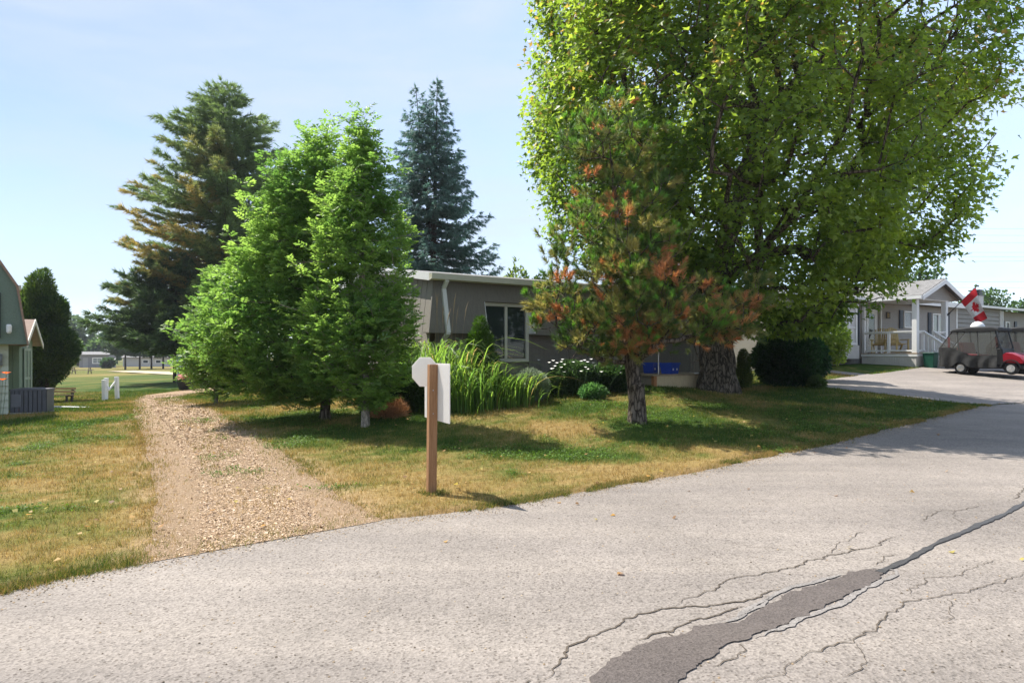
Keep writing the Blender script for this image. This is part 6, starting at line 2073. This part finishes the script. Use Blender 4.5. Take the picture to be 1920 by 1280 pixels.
# --- trees beyond: field row, distant wood, behind the houses
def round_tree(label, px, d, top_py, wid_px, seed, c0, c1, group, n=2600, kind="broadleaf_tree", low=.18, size=None):
    base = gp(px, d)
    Ht = CH - (top_py - HZ) / F * d - base[2]
    w = wid_px / F * d / 2
    rng = np.random.default_rng(seed)
    lobes = [(0, 0, Ht * .55, w * .8, w * .7, Ht * .36)]
    for i in range(6):
        a = rng.uniform(0, 6.28)
        lobes.append((math.cos(a) * w * .55, math.sin(a) * w * .5, Ht * rng.uniform(.35, .78), w * rng.uniform(.35, .55), w * .45, Ht * rng.uniform(.16, .24)))
    s = size or max(.28, d / 170)
    o = blob_shrub(kind, label, "tree", base, lobes, n, seed, RHOMB_T, RHOMB_F, s, s * .7, c0, c1, LEAF, 6, w * .08, BARK_DARK, .2, .33, .7, .8 / max(w, 1), .24)
    o['group'] = group
    return o
GF_ = "trees across the field"
round_tree("tall grey-green broadleaf tree rising behind the far cottage roof", 148, 165, 590, 74, 81, (.045, .075, .035), (.09, .125, .055), GF_)
round_tree("rounded mid green tree right of the far cottage chimney", 186, 150, 634, 52, 82, (.035, .07, .025), (.075, .12, .04), GF_)
round_tree("dark broadleaf tree standing left of the feathery field pine", 214, 160, 622, 46, 83, (.025, .055, .028), (.05, .09, .04), GF_)
round_tree("pale green low tree tucked behind the cedar edge", 120, 150, 625, 60, 84, (.045, .08, .03), (.08, .12, .045), GF_)
round_tree("dark rounded bush hugging the right end of the far cottage", 200, 128, 674, 22, 85, (.025, .05, .02), (.05, .09, .03), GF_, 900)
fieldpine = lambda q, tc, rng: np.array([.030, .060, .032]) + np.array([.045, .055, .018]) * rng.random((len(q), 1))
conifer("field_pine", "feathery blue-green pine standing alone on the far field", gp(235, 112), 9.6, [(.2, 2.4), (.35, 3.2), (.6, 2.3), (.85, 1.1), (1, .3)], 86, "pine", .24, 80, fieldpine, 8, .5, .10, .1, .05, shoot=.9, r0=.16, group=GF_)
for i, (px, d, h, lab) in enumerate(((262, 116, 8.6, "second pine of the field row with a thin dark trunk"), (284, 120, 8.0, "middle pine of the field row before the trailer home"),
                                     (306, 118, 8.4, "fourth pine of the field row, close by the dark conifer"), (372, 125, 8.2, "field pine showing right of the notice board"), (398, 120, 8.6, "field pine behind the ash sapling"))):
    conifer("field_pine", lab, gp(px, d), h, [(.2, 1.6), (.35, 2.6), (.6, 2.0), (.85, 1.0), (1, .3)], 90 + i, "pine", .26, 60, fieldpine, 7, .55, .12, .08, .05, shoot=.9, r0=.17, group=GF_)
far_wood = [(250, 270, 612, 110, "distant pale tree on the skyline above the field row"), (330, 280, 622, 120, "distant tree on the skyline behind the notice board"),
            (180, 300, 624, 120, "most distant low tree on the skyline behind the far cottage"), (430, 270, 618, 130, "distant tree on the skyline behind the ash sapling")]
for i, (px, d, tp_, wp, lab) in enumerate(far_wood):
    round_tree(lab, px, d, tp_, wp, 100 + i, (.04, .07, .035), (.075, .11, .05), "distant tree line", 1800)
round_tree("sunlit pale green treetop peeking over the bungalow roof", 968, 33, 478, 62, 120, (.075, .12, .03), (.15, .20, .05), "trees behind the bungalow", 2200, size=.22)
round_tree("lower green treetop behind the bungalow roof, beside the pine", 1035, 36, 492, 90, 121, (.06, .10, .03), (.12, .17, .045), "trees behind the bungalow", 2600, size=.24)
round_tree("dark green tree behind the porch house, right of the maple crown", 1700, 52, 478, 130, 122, (.025, .055, .022), (.055, .095, .035), "trees behind the neighbours", 4500, size=.30)
round_tree("broad dark tree behind the grey house, just left of the flag", 1832, 74, 533, 120, 123, (.03, .06, .018), (.065, .11, .03), "trees behind the neighbours", 5000, size=.34)
round_tree("low green tree behind the chimney at the right edge", 1915, 78, 556, 90, 124, (.03, .065, .02), (.07, .12, .035), "trees behind the neighbours", 3500, size=.34)
round_tree("shaded tree filling the gap behind the maple trunk", 1250, 38, 470, 260, 125, (.025, .05, .02), (.06, .10, .03), "trees behind the bungalow", 7000, size=.28)

# --- trees on the far side of the road: out of frame, seen in the bungalow's window panes
def across(x, y, h, w, seed, label):
    base = (x, y, hz(x, y))
    lobes = [(0, 0, h * .55, w, w, h * .42), (w * .5, .4, h * .5, w * .6, w * .6, h * .3), (-w * .5, -.4, h * .48, w * .6, w * .6, h * .32)]
    blob_shrub("broadleaf_tree", label, "tree", base, lobes, 4200, seed, RHOMB_T, RHOMB_F, .5, .36, (.03, .06, .02), (.07, .12, .035), LEAF, 5, w * .09, BARK_DARK, .2, .33, .7, .4, .2)["group"] = "trees across the road"
across(34, -1.5, 9, 4.0, 131, "dark tree across the road mirrored in the tall bungalow window")
across(44, 2.5, 11, 4.5, 132, "taller tree across the road mirrored in the bungalow window")
across(27, -7.5, 8, 3.5, 133, "nearer tree across the road mirrored in the bungalow window")

# --- the air: faint summer haze over the far field
m = bpy.data.materials.new("summer_haze"); m.use_nodes = True
n, l = m.node_tree.nodes, m.node_tree.links
n.remove(n["Principled BSDF"])
pv = n.new("ShaderNodeVolumePrincipled")
pv.inputs["Color"].default_value = (.86, .92, 1.0, 1)
pv.inputs["Density"].default_value = .0003
pv.inputs["Anisotropy"].default_value = .2
l.new(pv.outputs["Volume"], n["Material Output"].inputs["Volume"])
hzbox = MB().box(-420, 420, -60, 420, -2.6, 34).build("haze", m, None)
hzbox["kind"] = "stuff"
SC.cycles.volume_bounces = 0
